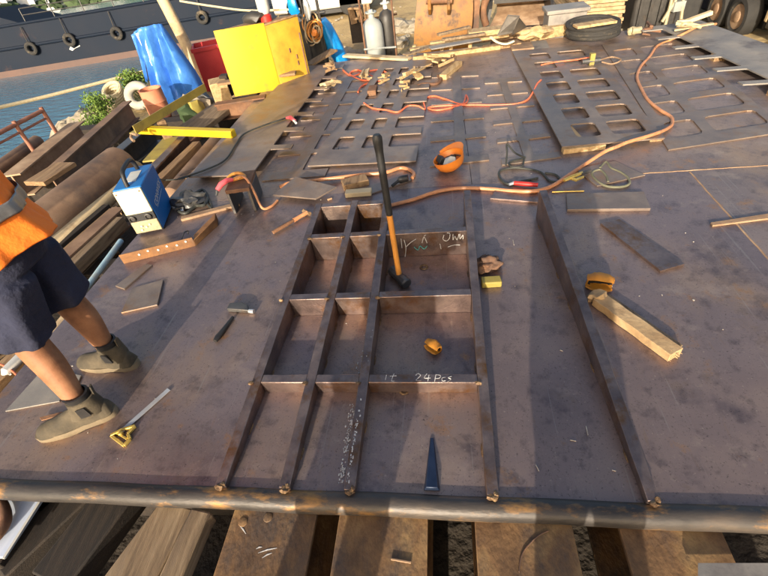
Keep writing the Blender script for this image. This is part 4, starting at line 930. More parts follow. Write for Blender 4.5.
pbeam('dark channel tucked beyond the end of the thick pipe', A(118,150,-.02), A(152,121,-.02), .13, .26, 'darksteel', -.02, 'C')
pbeam('dark rust channel lying next to the planks beside the deck', A(30,285,-.1), A(118,207,-.1), .13, .18, 'pipeold', -.10, 'C')
pbeam('slim purple-brown bar lying up to the yellow tube', A(146,174,.03), A(188,130,.03), .09, .30, 'bar', .03, 'C')
pbeam('short rusted channel end below the yellow tube', A(152,160,-.06), A(172,137,-.06), .22, .22, 'olive', -.06)
def plank(label, a, c, wd, th, ma, z, name='plank'):
    m = MB(); m.bar(A(*a, z), A(*c, z), wd, th); return solo(name, m, ma, label, 'timber', 'planks in the left pile', bevel=.005)
plank('pale brown plank next to the deck edge, with the light blue tube on its right', (-10,360), (124,226), .10, .10, 'woodgrey', SL+.06)
plank('brown plank second from the deck edge', (-10,338), (120,219), .09, .12, 'wood', SL+.02)
plank('dark plank between the channel and the brown plank', (0,312), (112,214), .07, .11, 'wooddark', SL+.03)
plank('short orange-brown board on top of the pile behind the orange shirt', (36,186), (68,166), .26, .045, 'wood', .0, 'board')
plank('pale plank end lying beside the tan tube near the strip plate', (160,190), (200,150), .09, .10, 'wood', -.12)
plank('pale brown plank under the left edge of the strip plate', (193,186), (243,140), .10, .09, 'wood', -.11)
plank('brown plank in the gap between the slim bar and rusty tube', (150,186), (180,158), .10, .14, 'wood', -.2)
plank('grey board lying beyond the yellow tube', (190,134), (226,108), .40, .06, 'woodgrey', -.12)
plank('dull board below the yellow tube at the left', (178,150), (196,137), .25, .06, 'rust', -.2)
m = MB(); m.pipe(A(172,196,-.09), A(219,140,-.09), .085, .01, 20); solo('steel_pipe', m, 'pipeold', 'rusty tube beside the left edge of the strip plate', 'pipe')
m = MB(); m.pipe(A(-10,175,-.2), A(38,141,-.2), .08, .01, 20); solo('steel_pipe', m, 'pipeold', 'small brown pipe at the outer edge of the left pile', 'pipe')
m = MB(); m.pipe(A(45,345,-.06), A(121,241,-.06), .022, .004, 16); solo('blue_tube', m, 'paintblue', 'thin light blue tube along the deck edge', 'tube')
m = MB(); m.pipe(A(54,342,-.08), A(84,303,-.08), .06, .008, 20); solo('steel_pipe', m, 'tan', 'short pale tube behind the worker\'s legs', 'pipe')
m = MB(); m.pipe(A(6,372,-.06), A(28,350,-.06), .03, .005, 14); solo('blue_tube', m, 'white', 'short whitish tube beside the deck under the shorts', 'tube')
plank('orange-brown plank beside the deck below the shorts', (-20,402), (30,358), .16, .07, 'wood', -.17)
plank('brown board lying low beside the deck at the left frame edge', (-40,380), (20,340), .14, .10, 'woodgrey', -.26)
hose('orange_cord', 'thin orange cord lying beside the deck under the worker', [(-5,362,-.06),(8,368,-.06),(18,377,-.05),(16,386,-.08),(0,405,-.1)], .006, 'redhose', 'cord')
# yellow tube and olive angle across the pile
m = MB(); a, c = A(141,133,.06), A(235,137,.06); m.bar(a, c, .075, .075); solo('yellow_tube', m, 'yellow', 'bright yellow square tube lying across the pile', 'steel tube', bevel=.005)
r = thing('angle_iron', 'long olive-yellow angle iron with a bent end above the yellow tube', 'angle bar', A(140,132,.14))
a, c = A(137,134,.14), A(207,91,.14); d = (c-a).normalized(); sd = Vector((-d.y,d.x,0))
m = MB(); m.hexa([a, c, c+sd*.012, a+sd*.012, a+ez*.09, c+ez*.09, c+sd*.012+ez*.09, a+sd*.012+ez*.09]); part('upright_leg', m, 'olive', r)
m = MB(); m.hexa([a+sd*.012, c+sd*.012, c+sd*.1, a+sd*.1, a+sd*.012+ez*.012, c+sd*.012+ez*.012, c+sd*.1+ez*.012, a+sd*.1+ez*.012]); part('flat_leg', m, 'olive', r)
m = MB(); m.tube(cat([A(137,135,.18), A(132,134,.18), A(131,138,.16), A(134,141,.14)], 5), .014, 8); part('hook', m, 'rustlight', r)
m = MB(); c = A(160,120,.14); m.box((c.x,c.y,-.24), (.10,.10,.75), .7); solo('timber_block', m, 'wood', 'upright timber stub supporting the olive angle iron', 'timber', bevel=.01)
# low rust-coloured guard rail near the water
r = thing('guard_rail', 'rust-orange pipe guard rail at the water side of the pile', 'guard rail', (-6.3,5.9,GZ))
rt = [A(-40,148,.25), A(16,124,.25), A(43,110.5,.25)]
for k, (pt, pb) in enumerate([((15.5,124.5),(25,143)), ((42.5,110.5),(56,129.5))]):
    T_ = A(*pt, .25); m = MB(); m.tube([Vector((T_.x,T_.y,GZ-.2)), T_+ez*.04], .024, 10); part('post', m, 'railrust', r)
T0, T1 = A(15.5,124.5,.25), A(42.5,110.5,.25); dv = (T1-T0)
m = MB(); m.tube([T0-dv*3, T0, T1], .024, 10); part('top_rail', m, 'railrust', r)
m = MB(); m.tube([T0-dv*3-ez*.09, T0-ez*.09, T1-ez*.09], .014, 8); part('mid_rail', m, 'railrust', r)
m = MB(); T_ = T0-dv*2; m.tube([Vector((T_.x,T_.y,GZ-.4)), T_], .024, 10); part('post', m, 'railrust', r)
# ------------------------------------------------------------------ bank: rocks, grass, rope coils, bush
rr = random.Random(9)
for k in range(26):
    px, py = rr.uniform(62, 140), 0; py = 128-(px-62)*.55+rr.uniform(-10, 8)
    c = A(px, py, -.55); s_ = rr.uniform(.12, .28)
    c.z = max(gz(c.x, c.y), -.72)+s_*.1
    m = MB(); m.blob(c, (s_, s_*rr.uniform(.7,1.1), s_*.7), 2, .35, 1.6, k+3)
    solo('shore_rock', m, 'stone', 'pale rough rock on the bank beside the water', 'rock', 'rocks on the bank', smooth=25)
def leaves(m, c, rad, n, ls, seed):
    q = random.Random(seed)
    for _ in range(n):
        while True:
            v = Vector((q.uniform(-1,1), q.uniform(-1,1), q.uniform(-1,1)))
            if v.length < 1: break
        v = v*(.6+.4*q.random())
        p = Vector(c)+Vector((v.x*rad[0], v.y*rad[1], v.z*rad[2]))
        a = Vector((q.uniform(-1,1), q.uniform(-1,1), q.uniform(-.3,1))).normalized(); b = a.cross(Vector((q.uniform(-1,1), q.uniform(-1,1), q.uniform(-1,1)))).normalized()
        s_ = ls*q.uniform(.6,1.3); m.add([p-b*s_*.28, p+a*s_*.5+Vector((0,0,.01)), p+b*s_*.28, p-a*s_*.5], [(0,1,2,3)])
for i, (px, py, s_, lab) in enumerate([(101,106,.30,'low green bush on the bank between the rocks and rope coil'), (138,80,.32,'green bush behind the rope coils beside the blue tarp'), (95,125,.26,'small green bush nearest the pale-topped beam')]):
    c = A(px, py+8, -.5); r = thing('bush', lab, 'bush', (c.x, c.y, gz(c.x,c.y)), 'bushes on the bank'); zc = gz(c.x,c.y)
    m = MB()
    for k in range(5):
        q = Vector((c.x+rr.uniform(-.3,.3)*s_*2, c.y+rr.uniform(-.3,.3)*s_*2, zc+s_*rr.uniform(.5,1.1)))
        leaves(m, q, (s_*rr.uniform(.5,1.1),s_*rr.uniform(.5,1.1),s_*rr.uniform(.4,.9)), int(rr.uniform(160,420)), rr.uniform(.032,.06), i*9+k)
    part('crown', m, 'leaf', r, smooth=0)
    m = MB()
    for k in range(4): m.tube([(c.x,c.y,zc-.05), (c.x+rr.uniform(-.2,.2), c.y+rr.uniform(-.2,.2), zc+s_)], [.012,.004], 5)
    part('stem', m, 'wooddark', r)
m = MB()
for k in range(5200):
    px, py = rr.uniform(70, 190), rr.uniform(72, 142)
    c = A(px, py, -.58)
    if c.x > -3.9 or rr.random() < .2: continue
    if noise.noise(Vector((c.x*1.1, c.y*1.1, 2))) < -.18: continue
    z = gz(c.x, c.y)
    if z < -1.2: continue
    a = rr.uniform(0, 6.3); h_ = rr.uniform(.05,.14); dx, dy = math.cos(a)*.012, math.sin(a)*.012; lx, ly = rr.uniform(-.05,.05), rr.uniform(-.05,.05)
    m.add([(c.x-dx,c.y-dy,z-.01), (c.x+dx,c.y+dy,z-.01), (c.x+lx,c.y+ly,z+h_)], [(0,1,2)])
o = build('bank_grass', m, 'grass', (0,0,0), smooth=0); tag(o, 'short yellow-green grass on the bank', 'grass', kind='stuff')
c = A(111,98,-.42); m = MB()
for k in range(6): m.torus((c.x+.02*k, c.y, gz(c.x,c.y)+.06+.05*k), .22-.012*k, .035, 26, 8, rot=Matrix.Rotation(.25+.06*k,3,'X'))
solo('rope_coil', m, 'rope', 'coil of thick brown rope on the bank', 'rope')
c = A(139,97,-.40); m = MB(); m.torus((c.x,c.y,gz(c.x,c.y)+.24), .17, .075, 28, 12, rot=Matrix.Rotation(R_(62),3,'X')@Matrix.Rotation(.2,3,'Y')); solo('life_ring', m, 'ring', 'dirty white ring fender leaning on the bank beside the barrel', 'fender')
c = A(160,112,-.35); r = thing('barrel', 'faded orange-red barrel in front of the blue tarp', 'barrel', (c.x,c.y,GZ-.02)); zb = GZ-.02
m = MB(); m.lathe([(.155,0),(.165,.03),(.165,.20),(.172,.215),(.165,.23),(.165,.42),(.172,.435),(.165,.45),(.165,.60),(.17,.62),(.15,.62),(.148,.57)], (c.x,c.y,zb), 28); part('shell', m, 'terracotta', r)
# ------------------------------------------------------------------ blue tarp draped over posts, pole
r = thing('tarp_frame', 'blue tarpaulin draped over an upright frame on the bank', 'tarp', A(175,108,GZ)); 
YT = 7.4
def tp(px, py, dy=0): return AY(px, py, YT+dy)
TL, TR = tp(138,28), tp(158,21)
nu, nv = 26, 22; m = MB(); q = random.Random(4)
top = [tp(140,28), tp(146,24.5), tp(158,21.5), tp(163,23)]
bot = [tp(158,92), tp(166,103), tp(184,108), tp(203,92)]
def bez(c, u): return c[0]*(1-u)**3+c[1]*3*u*(1-u)**2+c[2]*3*u*u*(1-u)+c[3]*u**3
for j in range(nv+1):
    v = j/nv
    for i in range(nu+1):
        u = i/nu; p = bez(top,u)*(1-v)+bez(bot,u)*v
        fold = 1.3*(.5-abs(math.sin(u*8.5+.9*math.sin(v*2.6)+.35*noise.noise(Vector((u*3,v*3,2))))))+.5*math.sin(u*31+2.2*v)
        off = (.05+.07*v)*fold + .03*noise.noise(Vector((u*6, v*6, 1))) - .30*math.sin(math.pi*u)*.6
        m.v.append(p+Vector((.02*fold, off, .01*noise.noise(Vector((u*9,v*4,7))))))
for j in range(nv):
    for i in range(nu): m.f.append((j*(nu+1)+i, j*(nu+1)+i+1, (j+1)*(nu+1)+i+1, (j+1)*(nu+1)+i))
part('sheet', m, 'tarp', r, smooth=60, solid=.004)
m = MB(); s0 = [tp(131,35,.1), tp(139,28,.08), tp(149,80,.02), tp(146,82,.1)]
nn = 10
for j in range(nn+1):
    v = j/nn
    for i in range(7):
        u = i/6; p = (s0[0]*(1-u)+s0[1]*u)*(1-v)+(s0[3]*(1-u)+s0[2]*u)*v; m.v.append(p+Vector((0,.04*math.sin(u*9+v*2),0)))
for j in range(nn):
    for i in range(6): m.f.append((j*7+i, j*7+i+1, (j+1)*7+i+1, (j+1)*7+i))
part('side_flap', m, 'tarp', r, smooth=60, solid=.004)
m = MB(); m.extr([tp(135.5,34,-.10), tp(142,30,-.10), tp(157,60,-.12), tp(152,66,-.12)], (0,.02,0)); part('white_strip', m, 'white', r)
m = MB(); m.extr([tp(146,60,-.02), tp(152,58,-.02), tp(162,88,-.02), tp(157,90,-.02)], (0,.02,0)); part('inner_board', m, 'wooddark', r)
for px in ((140,30,158),(156,24,188)):
    a = tp(px[0]+3, px[1]+4, .12); m = MB(); m.tube([Vector((a.x, a.y, GZ-.1)), a], .04, 10); part('post', m, 'wood', r)
m = MB(); m.tube([tp(143,34,.12), tp(160,27,.12)], .035, 8); part('crossbar', m, 'wood', r)
a, c = AY(200,72,8.6), AY(163,0,8.6); d = (c-a).normalized()
m = MB(); m.tube([a-d*1.2, a, c, c+d*1.2], [.10,.10,.095,.09], 18); solo('pole', m, 'tan', 'thick pale leaning pole behind the blue tarp', 'pole')
# rubble under the tarp
for k, (px, py, ma) in enumerate([(192,108,'stone'),(196,113,'olive'),(201,108,'stone'),(206,104,'darksteel'),(190,116,'leafdark')]):
    c = A(px, py, -.25); m = MB(); m.blob((c.x,c.y,c.z), (.16,.14,.18), 2, .4, 2, k+60)
    solo('rubble', m, ma, ['pale lump of rubble right under the blue tarp','olive lump of rubble in front of the blue tarp','pale lump of rubble near the timber block','dark lump of rubble beside the timber block','dark green clump under the olive angle iron'][k], 'rubble')
m = MB(); c = A(197,112,-.4); m.box((c.x+.0,c.y+.05,-.5), (.8,.5,.35), .5); solo('rubble_heap', m, 'wooddark', 'dark heap under the rubble in front of the tarp', 'rubble', bevel=.06)
# ------------------------------------------------------------------ red container, yellow box
r = thing('red_bin', 'low red steel bin standing between the pole and yellow box', 'bin', AY(208,68,8.4))
a, c = AY(198,67,8.3), AY(226,61,8.5); e_ = (c-a); e_.z = 0; e_.normalize(); nn_ = Vector((-e_.y, e_.x, 0)); zt0 = AY(194,49,8.3).z
def rb(u, v, z): return Vector((a.x, a.y, 0))+e_*u+nn_*v+ez*z
for nm, (u0,u1,v0,v1,z0,z1) in {'front':(0,.75,0,.03,GZ,zt0), 'left':(0,.03,.03,.5,GZ,zt0), 'right':(.72,.75,.03,.5,GZ,zt0), 'back':(0,.75,.5,.53,GZ,zt0), 'floor':(.03,.72,.03,.5,GZ,GZ+.4)}.items():
    m = MB(); m.hexa([rb(u0,v0,z0),rb(u1,v0,z0),rb(u1,v1,z0),rb(u0,v1,z0),rb(u0,v0,z1),rb(u1,v0,z1),rb(u1,v1,z1),rb(u0,v1,z1)]); part('panel', m, 'red', r, bevel=.006)
m = MB(); m.bar(rb(-.02,-.015,zt0-.06), rb(.77,-.015,zt0-.06), .03, .06); part('rim', m, 'red', r)
YB = 0.0
t0_, t1_, t2_ = A(213,31,.77), A(263,23,.77), A(297,13,.77)
f0 = Vector((t0_.x, t0_.y, YB)); fx = (t1_-t0_); wy_ = fx.length; fx.normalize(); fy_ = t2_-t1_; dp = fy_.length; fy_.normalize(); hb_ = .77
yb = lambda u, v, z: f0+fx*u*wy_+fy_*v*dp+ez*z*hb_
r = thing('yellow_cabinet', 'bright yellow steel cabinet standing beyond the strip plate', 'cabinet', yb(.5,.5,0))
def ybox(nm, u0,u1,v0,v1,z0,z1, ma, bev=.006):
    m = MB(); m.hexa([yb(u0,v0,z0),yb(u1,v0,z0),yb(u1,v1,z0),yb(u0,v1,z0),yb(u0,v0,z1),yb(u1,v0,z1),yb(u1,v1,z1),yb(u0,v1,z1)]); return part(nm, m, ma, r, bevel=bev)
ybox('front_panel', 0,1,0,.03,0,1,'yellow'); ybox('body', .01,.955,.031,1,.01,.955,'yellowrust'); 
sp = ybox('side_panel', .956,1,.031,1,0,.955,'yellowrust'); ybox('lid', .0,1.0,.031,1.01,.956,.985,'wood')
for v, z in ((.55,.52),(.72,.40),(.72,.30)):
    m = MB(); q = yb(1.0,v,z); m.box(q, (.012,.03,.05)); part('latch', m, 'rust', sp)
m = MB(); m.box(yb(1.0,.93,.4), (.02,.012,.5)); part('hinge', m, 'rust', sp)
# timbers carrying the cabinet
for u, lab in ((.12,'upright timber block under the left of the yellow cabinet'), (.9,'upright timber block under the right of the yellow cabinet')):
    q = yb(u,.5,0); m = MB(); m.box((q.x,q.y,(GZ-.08-.002)/2), (.12,.5,-(GZ-.08)-.002)); solo('timber_block', m, 'wooddark', lab, 'timber', bevel=.01)
q0, q1 = A(214,76,.10), A(232,105,-.05)
a = A(213,104,-.25); m = MB(); m.box((A(222,95,-.1).x, A(222,95,-.1).y, -.16), (.24,.34,.52), .45); solo('timber_block', m, 'woodpale', 'pale squared timber block left of the yellow cabinet', 'timber', bevel=.012)
m = MB(); m.bar(A(219,84.5,.14), A(296,74,.14), .13, .03); solo('board', m, 'woodx', 'brown board lying across in front of the yellow cabinet', 'timber', bevel=.004)
m = MB(); c = A(226,86,0); m.box((c.x,c.y+.05,.0), (.12,.12,.28)); solo('timber_block', m, 'wooddark', 'small dark block under the left end of the cross board', 'timber', bevel=.01)
m = MB(); c = A(287,78,0); m.box((c.x+.03,c.y-.06,.07), (.10,.10,.139)); solo('timber_block', m, 'wood', 'small block under the right end of the cross board', 'timber', bevel=.01)
pbeam('short rusty I-beam stub in front of the yellow cabinet', A(216,106,.0), A(266,98,.0), .14, .20, 'rust', .03, 'I', 'beam_stub')
m = MB(); c = A(240,104,-.2); m.box((c.x,c.y,-.415), (.8,.5,.49), .2); solo('timber_block', m, 'wooddark', 'dark timber crib under the rusty beam stub', 'timber', bevel=.01)
m = MB(); m.bar(A(309,66,.03), AY(334,51,7.2), .17, .03); solo('board', m, 'wood', 'brown board sloping up beside the right of the yellow cabinet', 'timber', bevel=.004)
# ================================================================== BEHIND THE DECK
def cyl(nm, label, px, py, Y, rad, ztop, ma, cap):
    c = AY(px, py, Y); r = thing(nm, label, 'gas cylinder', (c.x, Y, GZ-.06)); z0 = GZ-.06; H = ztop-z0
    m = MB(); m.lathe([(rad*.9,0),(rad,.02),(rad,H*.80),(rad*.93,H*.86),(rad*.72,H*.905),(rad*.36,H*.93),(rad*.30,H*.94)], (c.x,Y,z0), 28); part('body', m, ma, r)
    m = MB(); m.lathe([(rad*.28,H*.93),(rad*.28,H*1.0),(rad*.2,H*1.03)], (c.x,Y,z0), 14); part('valve', m, cap, r)
    m = MB(); m.torus((c.x,Y,z0+H*1.0), rad*.5, .012, 18, 6); part('guard', m, cap, r); return r
cyl('gas_cylinder', 'pale grey gas cylinder standing behind the far deck edge', 374, 40, 7.45, .155, AY(372,12,7.45).z, 'greywhite', 'greywhite')
cyl('gas_cylinder', 'dark gas cylinder standing behind the pale one', 388.5, 40, 7.62, .12, AY(386,3,7.6).z, 'blackmetal', 'white')
r = thing('cylinder_rack', 'thin steel rack of rails round the two gas cylinders', 'rack', (AY(376,60,7.3).x, 7.3, GZ))
for px in (364,395):
    c = AY(px, 40, 7.28 if px == 364 else 7.55); m = MB(); m.tube([(c.x,c.y,GZ-.06),(c.x,c.y,.75)], .014, 8); part('upright', m, 'rust', r)
m = MB(); m.tube([AY(364,49.5,7.25), AY(396,47,7.4)], .014, 8); part('rail', m, 'greywhite', r)
m = MB(); m.tube([AY(364,20,7.75), AY(397,14,7.8)], .014, 8); part('rail', m, 'rust', r)
# cyan tarp heap
YH = 7.5; r = thing('cyan_tarp', 'bright blue plastic sheet heaped over a stack left of the cylinders', 'tarp', AY(338,62,YH))
m = MB(); prof = [(324,19,.10),(331,24,.16),(337,34,.22),(343,46,.24),(349,60,.26),(352,75,.27)]; rg = []
prL = [(321,20),(322,27),(325,38),(328,48),(336,62),(340,78)]
for k, ((px, py, wd), (lx, ly)) in enumerate(zip(prof, prL)):
    Rr, Ll = AY(px, py, YH), AY(lx, ly, YH); cc = (Rr+Ll)/2; ra = max(.05, (Rr-Ll).length/2); ring = []
    for i in range(28):
        t = 2*math.pi*i/28; f_k = 1+.10*math.sin(t*5+k)+.07*math.sin(t*9+2*k)
        ring.append(cc+Vector((ra*math.cos(t)*f_k, .17*math.sin(t)*f_k, 0)))
    rg.append(ring)
m.loft(rg); part('sheet', m, 'tarp2', r, smooth=50)
m = MB(); m.box((AY(338,62,YH).x+.02, YH+.05, GZ+.10), (.38,.3,.36)); part('stack', m, 'wooddark', r)
# hose rack: post with hanging orange hoses
r = thing('hose_rack', 'dark post rack hung with tangled orange hoses beside the yellow cabinet', 'rack', (AY(312,60,7.35).x, 7.35, GZ))
for px in (306, 322):
    c = AY(px, 30, 7.4); m = MB(); m.tube([(c.x,c.y,GZ-.06),(c.x,c.y,AY(px,2,7.4).z+.2)], .022, 8); part('post', m, 'blackmetal', r)
m = MB(); a, c = AY(302,16,7.4), AY(325,12,7.4); m.tube([a, c], .02, 8); part('hanger', m, 'blackmetal', r)
m = MB(); c = AY(312,56,7.5); m.box((c.x, 7.62, (GZ+c.z)/2+.3), (.36,.2,c.z-GZ+.5)); part('dark_panel', m, 'blackmetal', r)
q = random.Random(2)
for k in range(7):
    cx_, cy_ = 312+q.uniform(-4,5), 28+q.uniform(-6,7); ra, rb_ = q.uniform(4,8), q.uniform(8,15)
    pts = [AY(cx_+ra*math.cos(t+k), cy_+rb_*math.sin(t+k), 7.28+.02*k+.02*math.sin(3*t)) for t in [i*2*math.pi/14 for i in range(15)]]
    m = MB(); m.tube(cat(pts, 3), .011, 6); part('hose_loop', m, 'handle' if k % 3 else 'tan', r)
m = MB(); m.blob(AY(315,33,7.25), (.05,.05,.06), 2, .3, 2, 5); part('orange_valve', m, 'orange', r)
m = MB(); m.blob(AY(293,5,7.3), (.08,.06,.16), 2, .3, 2, 6); part('blue_rag', m, 'tarp2', r)
m = MB(); m.blob(AY(307,10,7.2), (.05,.05,.15), 2, .3, 2, 7); part('white_rag', m, 'white', r)
c = yb(.72,.5,.985); r = thing('white_bottle', 'white bottle with red base standing on the yellow cabinet', 'bottle', c)
m = MB(); m.lathe([(.07,0),(.07,.06),(.05,.08)], c, 16); part('base', m, 'redplastic', r)
m = MB(); m.lathe([(.055,.08),(.075,.12),(.075,.24),(.04,.28),(.035,.32)], c, 16); part('bottle', m, 'white', r)
m = MB(); c = yb(.25,.6,.985); m.blob(c+Vector((.1,0,.06)), (.16,.1,.065), 2, .3, 2, 8, flat=-.06); solo('dark_bag', m, 'blackmetal', 'dark folded bag on top of the yellow cabinet', 'bag')
# white pickup far behind
r = thing('white_vehicle', 'white vehicle body seen low at the top edge behind the cylinders', 'vehicle', AY(345,14,15)); 
a, c = AY(316,13,14), AY(373,9,14); e_ = (c-a); e_.z = 0; e_.normalize(); n2 = Vector((-e_.y,e_.x,0)); L_ = (c-a).length
def vb(nm, u0,u1,v0,v1,z0,z1, ma, bev=.05):
    m = MB(); f_ = lambda u, v, z: Vector((a.x,a.y,0))+e_*u+n2*v+ez*z
    m.hexa([f_(u0,v0,z0),f_(u1,v0,z0),f_(u1,v1,z0),f_(u0,v1,z0),f_(u0,v0,z1),f_(u1,v0,z1),f_(u1,v1,z1),f_(u0,v1,z1)]); return part(nm, m, ma, r, bevel=bev)
zg = gz(a.x,a.y); zb0 = a.z+.05
vb('body', -1.2, L_, 0, 1.7, zb0, zb0+.75, 'white'); vb('cabin', -.6, L_-.9, .12, 1.58, zb0+.76, zb0+1.4, 'glass', .12); vb('sill', -1.1, L_-.1, .03, 1.67, zb0-.12, zb0-.003, 'black', .02)
for u in (-.5, L_-.6):
    for v in (.1, 1.6):
        m = MB(); f_ = Vector((a.x,a.y,0))+e_*u+n2*v+ez*(zg+.33); rm_ = n2.to_track_quat('Z','Y').to_matrix()
        m.lathe([(.2,-.1),(.31,-.1),(.34,-.06),(.34,.06),(.31,.1),(.2,.1)], f_, 24, rot=rm_); wh = part('wheel', m, 'rubber', r)
        m = MB(); m.lathe([(.19,-.09),(.15,-.06),(.06,-.07)], f_, 16, rot=rm_); part('rim', m, 'greywhite', wh)
# chair-like wooden crate
r = thing('crate', 'broken wooden crate standing on the sand between blue sheet and cylinders', 'crate', AY(352,24,9.8))
for (p0, p1) in [((350,8),(354,24)), ((358,10),(362,22)), ((350,9),(360,9)), ((352,20),(364,18)), ((366,4),(368,20))]:
    m = MB(); m.bar(AY(*p0,9.8), AY(*p1,9.75), .12, .03); part('slat', m, 'wood', r)
m = MB(); c = AY(358,16,9.95); m.box((c.x,10.0,c.z-.15), (.35,.3,.6)); part('box', m, 'wooddark', r)
# ------------------------------------------------------------------ excavator bucket lying open towards us
YX = 8.3; r = thing('excavator_bucket', 'large rusty yellow excavator bucket standing behind the pallets', 'excavator bucket', AY(445,45,YX))
bz = gz(0.3, YX)
def xb(px, py, dy=0): return AY(px, py, YX+dy)
bl, br_, tr_, tl_ = xb(412,46), xb(462,44), xb(473,-14), xb(421,-14)
bl = Vector((bl.x, YX, GZ-.05)); br_ = Vector((br_.x, YX, GZ-.05))
m = MB(); rg = []
for k in range(9):
    v = k/8; cL = bl.lerp(tl_, v); cR = br_.lerp(tr_, v); bul = .12*math.sin(math.pi*v)
    cR = cR+Vector((.06*math.sin(math.pi*v),0,0)); cL = cL-Vector((.05*math.sin(math.pi*v*.8),0,0))
    rg.append([cL+Vector((0,-bul,0)), cL.lerp(cR,.33)+Vector((0,-bul-.03,0)), cL.lerp(cR,.66)+Vector((0,-bul-.03,0)), cR+Vector((0,-bul,0)), cR+Vector((0,.05,0)), cL+Vector((0,.05,0))])
m.loft(rg); part('shell', m, 'excav', r, smooth=30)
for (lft, ma) in ((0,'excav'),(1,'excav')):
    p0 = (br_ if lft else bl); p1 = (tr_ if lft else tl_); m = MB(); s_ = 1 if lft else -1
    m.extr([p0+Vector((0,.05,0)), p0+Vector((0,.55,.1)), p1+Vector((0,.75,0)), p1+Vector((0,.05,0)), p0.lerp(p1,.5)+Vector((0,-.10,0))], (s_*.03,0,0)); part('side_plate', m, ma, r, bevel=.006)
m = MB(); m.extr([xb(480,0,.15), xb(468,-10,.15), xb(458,20,.15), xb(464,42,.1), xb(478,42,.15)], (0,.08,0)); part('side_cheek', m, 'rust', r)
for k, px in enumerate((428,447)):
    m = MB(); p = xb(px, 5, -.16); m.extr([p+Vector((0,0,-.14)), p+Vector((0,-.12,-.05)), p+Vector((0,-.14,.2)), p+Vector((0,0,.35))], (.05,0,0)); part('lug', m, 'excav', r, bevel=.008)
m = MB(); m.tube([xb(426,1,-.24), xb(452,0,-.24)], .045, 14); part('pin', m, 'rust', r)
# second bucket or track unit: dark open arch with brown floor
Y2 = 8.9; r = thing('loader_bucket', 'dark open loader bucket with a brown floor behind the timber pile', 'loader bucket', AY(516,26,Y2))
def x2(px, py, dy=0): return AY(px, py, Y2+dy)
m = MB(); rg = []
for (pl, pr, dy) in [((490,28),(549,24),-.05), ((497,14),(546,9),.45), ((497,6),(546,2),.62), ((494,-3),(548,-7),.55), ((492,-10),(549,-14),.3)]:
    a, c = x2(*pl, dy), x2(*pr, dy); rg.append([a, c, c+Vector((0,.03,.03)), a+Vector((0,.03,.03))])
m.loft(rg); part('shell', m, 'rustlight', r)
for (p0, p1, s_) in (((488,28),(494,-10),-1), ((549,24),(549,-14),1)):
    a, c = x2(*p0,-.05), x2(*p1,.3); m = MB(); m.extr([a, a+Vector((0,.55,.1)), c+Vector((0,.5,0)), c, a.lerp(c,.55)+Vector((0,-.16,0))], (s_*.05,0,0)); part('side_plate', m, 'blackmetal', r)
m = MB(); m.hexa([x2(494,4,.05), x2(548,0,.05), x2(548,0,.5), x2(494,4,.5), x2(494,-10,.05), x2(548,-14,.05), x2(548,-14,.5), x2(494,-10,.5)]); part('top_beam', m, 'blackmetal', r)
m = MB(); m.tube(cat([x2(486,25,-.1), x2(483,12,-.12), x2(486,0,-.1), x2(492,-10,0)], 5), .06, 10); part('track_edge', m, 'rust', r)
a = x2(519,26,.2); m = MB(); m.box((a.x, a.y+.15, (GZ+a.z)/2-.06), (.9,.4,max(.1,a.z-GZ+.02))); part('foot', m, 'rust', r)
# ------------------------------------------------------------------ pallet and wood scraps at the far deck edge
r = thing('pallet', 'long pale wooden pallet frame at the far edge of the deck', 'pallet', A(470,50))
def pb(nm, p0, p1, wd, hh, z, ma='woodpale'):
    m = MB(); m.bar(A(*p0, z), A(*p1, z), wd, hh); part(nm, m, ma, r, bevel=.004)
pb('runner', (413,60.5), (500,49), .07, .05, .001); pb('top_board', (410,51), (508,36), .10, .03, .16); pb('top_board', (430,44), (545,29), .09, .025, .16)
for px in ((415,58),(442,54),(451,53),(470,51)):
    c = A(*px); m = MB(); m.box((c.x, c.y+.02, .1), (.05,.07,.118)); part('block', m, 'woodpale', r, bevel=.004)
pb('runner', (470,44), (545,33), .07, .05, .001, 'wood')
scr_ = [((405,56),(432,47),.10,.02,.2,'woodgrey','grey splintered board on the left end of the pallet'), ((430,49),(480,40),.14,.015,.22,'greyplate','thin grey sheet on the pallet in front of the excavator bucket'),
        ((442,41),(485,35),.08,.03,.24,'woodgrey','long grey lath lying on top of the pallet pile'), ((468,36),(510,31),.22,.06,.2,'woodpale','pale wood pieces stacked on the pallet'), ((483,50),(520,45),.14,.045,.002,'wood','brown wood block in front of the pallet'),
        ((447,56),(478,50),.10,.04,.002,'tan','tan wood strip lying along the pallet front'), ((520,42),(562,34),.20,.13,.002,'woodpale','pale chunky timber at the right end of the pallet'),
        ((438,36),(470,28),.07,.03,.27,'woodgrey','thin lath sticking out left on top of the pallet pile')]
for (p0, p1, wd, hh, z, ma, lab) in scr_:
    m = MB(); m.bar(A(*p0, z), A(*p1, z), wd, hh); solo('wood_scrap', m, ma, lab, 'timber', 'wood scraps on the pallet', bevel=.005)
m = MB(); m.extr([A(497,36,.3), A(513,33,.3), A(520,16,.55), A(508,15,.55)], (0,.02,.0)); solo('grey_sheet', m, 'greyplate', 'tilted grey-purple sheet offcut on the pallet pile', 'steel plate')
m = MB(); m.extr([A(512,35,.3), A(527,27,.3), A(519,17,.48)], (0,.02,.0)); solo('grey_sheet', m, 'darksteel', 'smaller dark triangular offcut beside the tilted sheet', 'steel plate')
m = MB(); m.tube(cat([A(491,37,.26), A(497,42,.24), A(506,44,.22), A(514,41,.24)], 5), .022, 8, squash=.4); solo('strap', m, 'cream', 'pale curled strap lying on the pallet pile', 'strap')
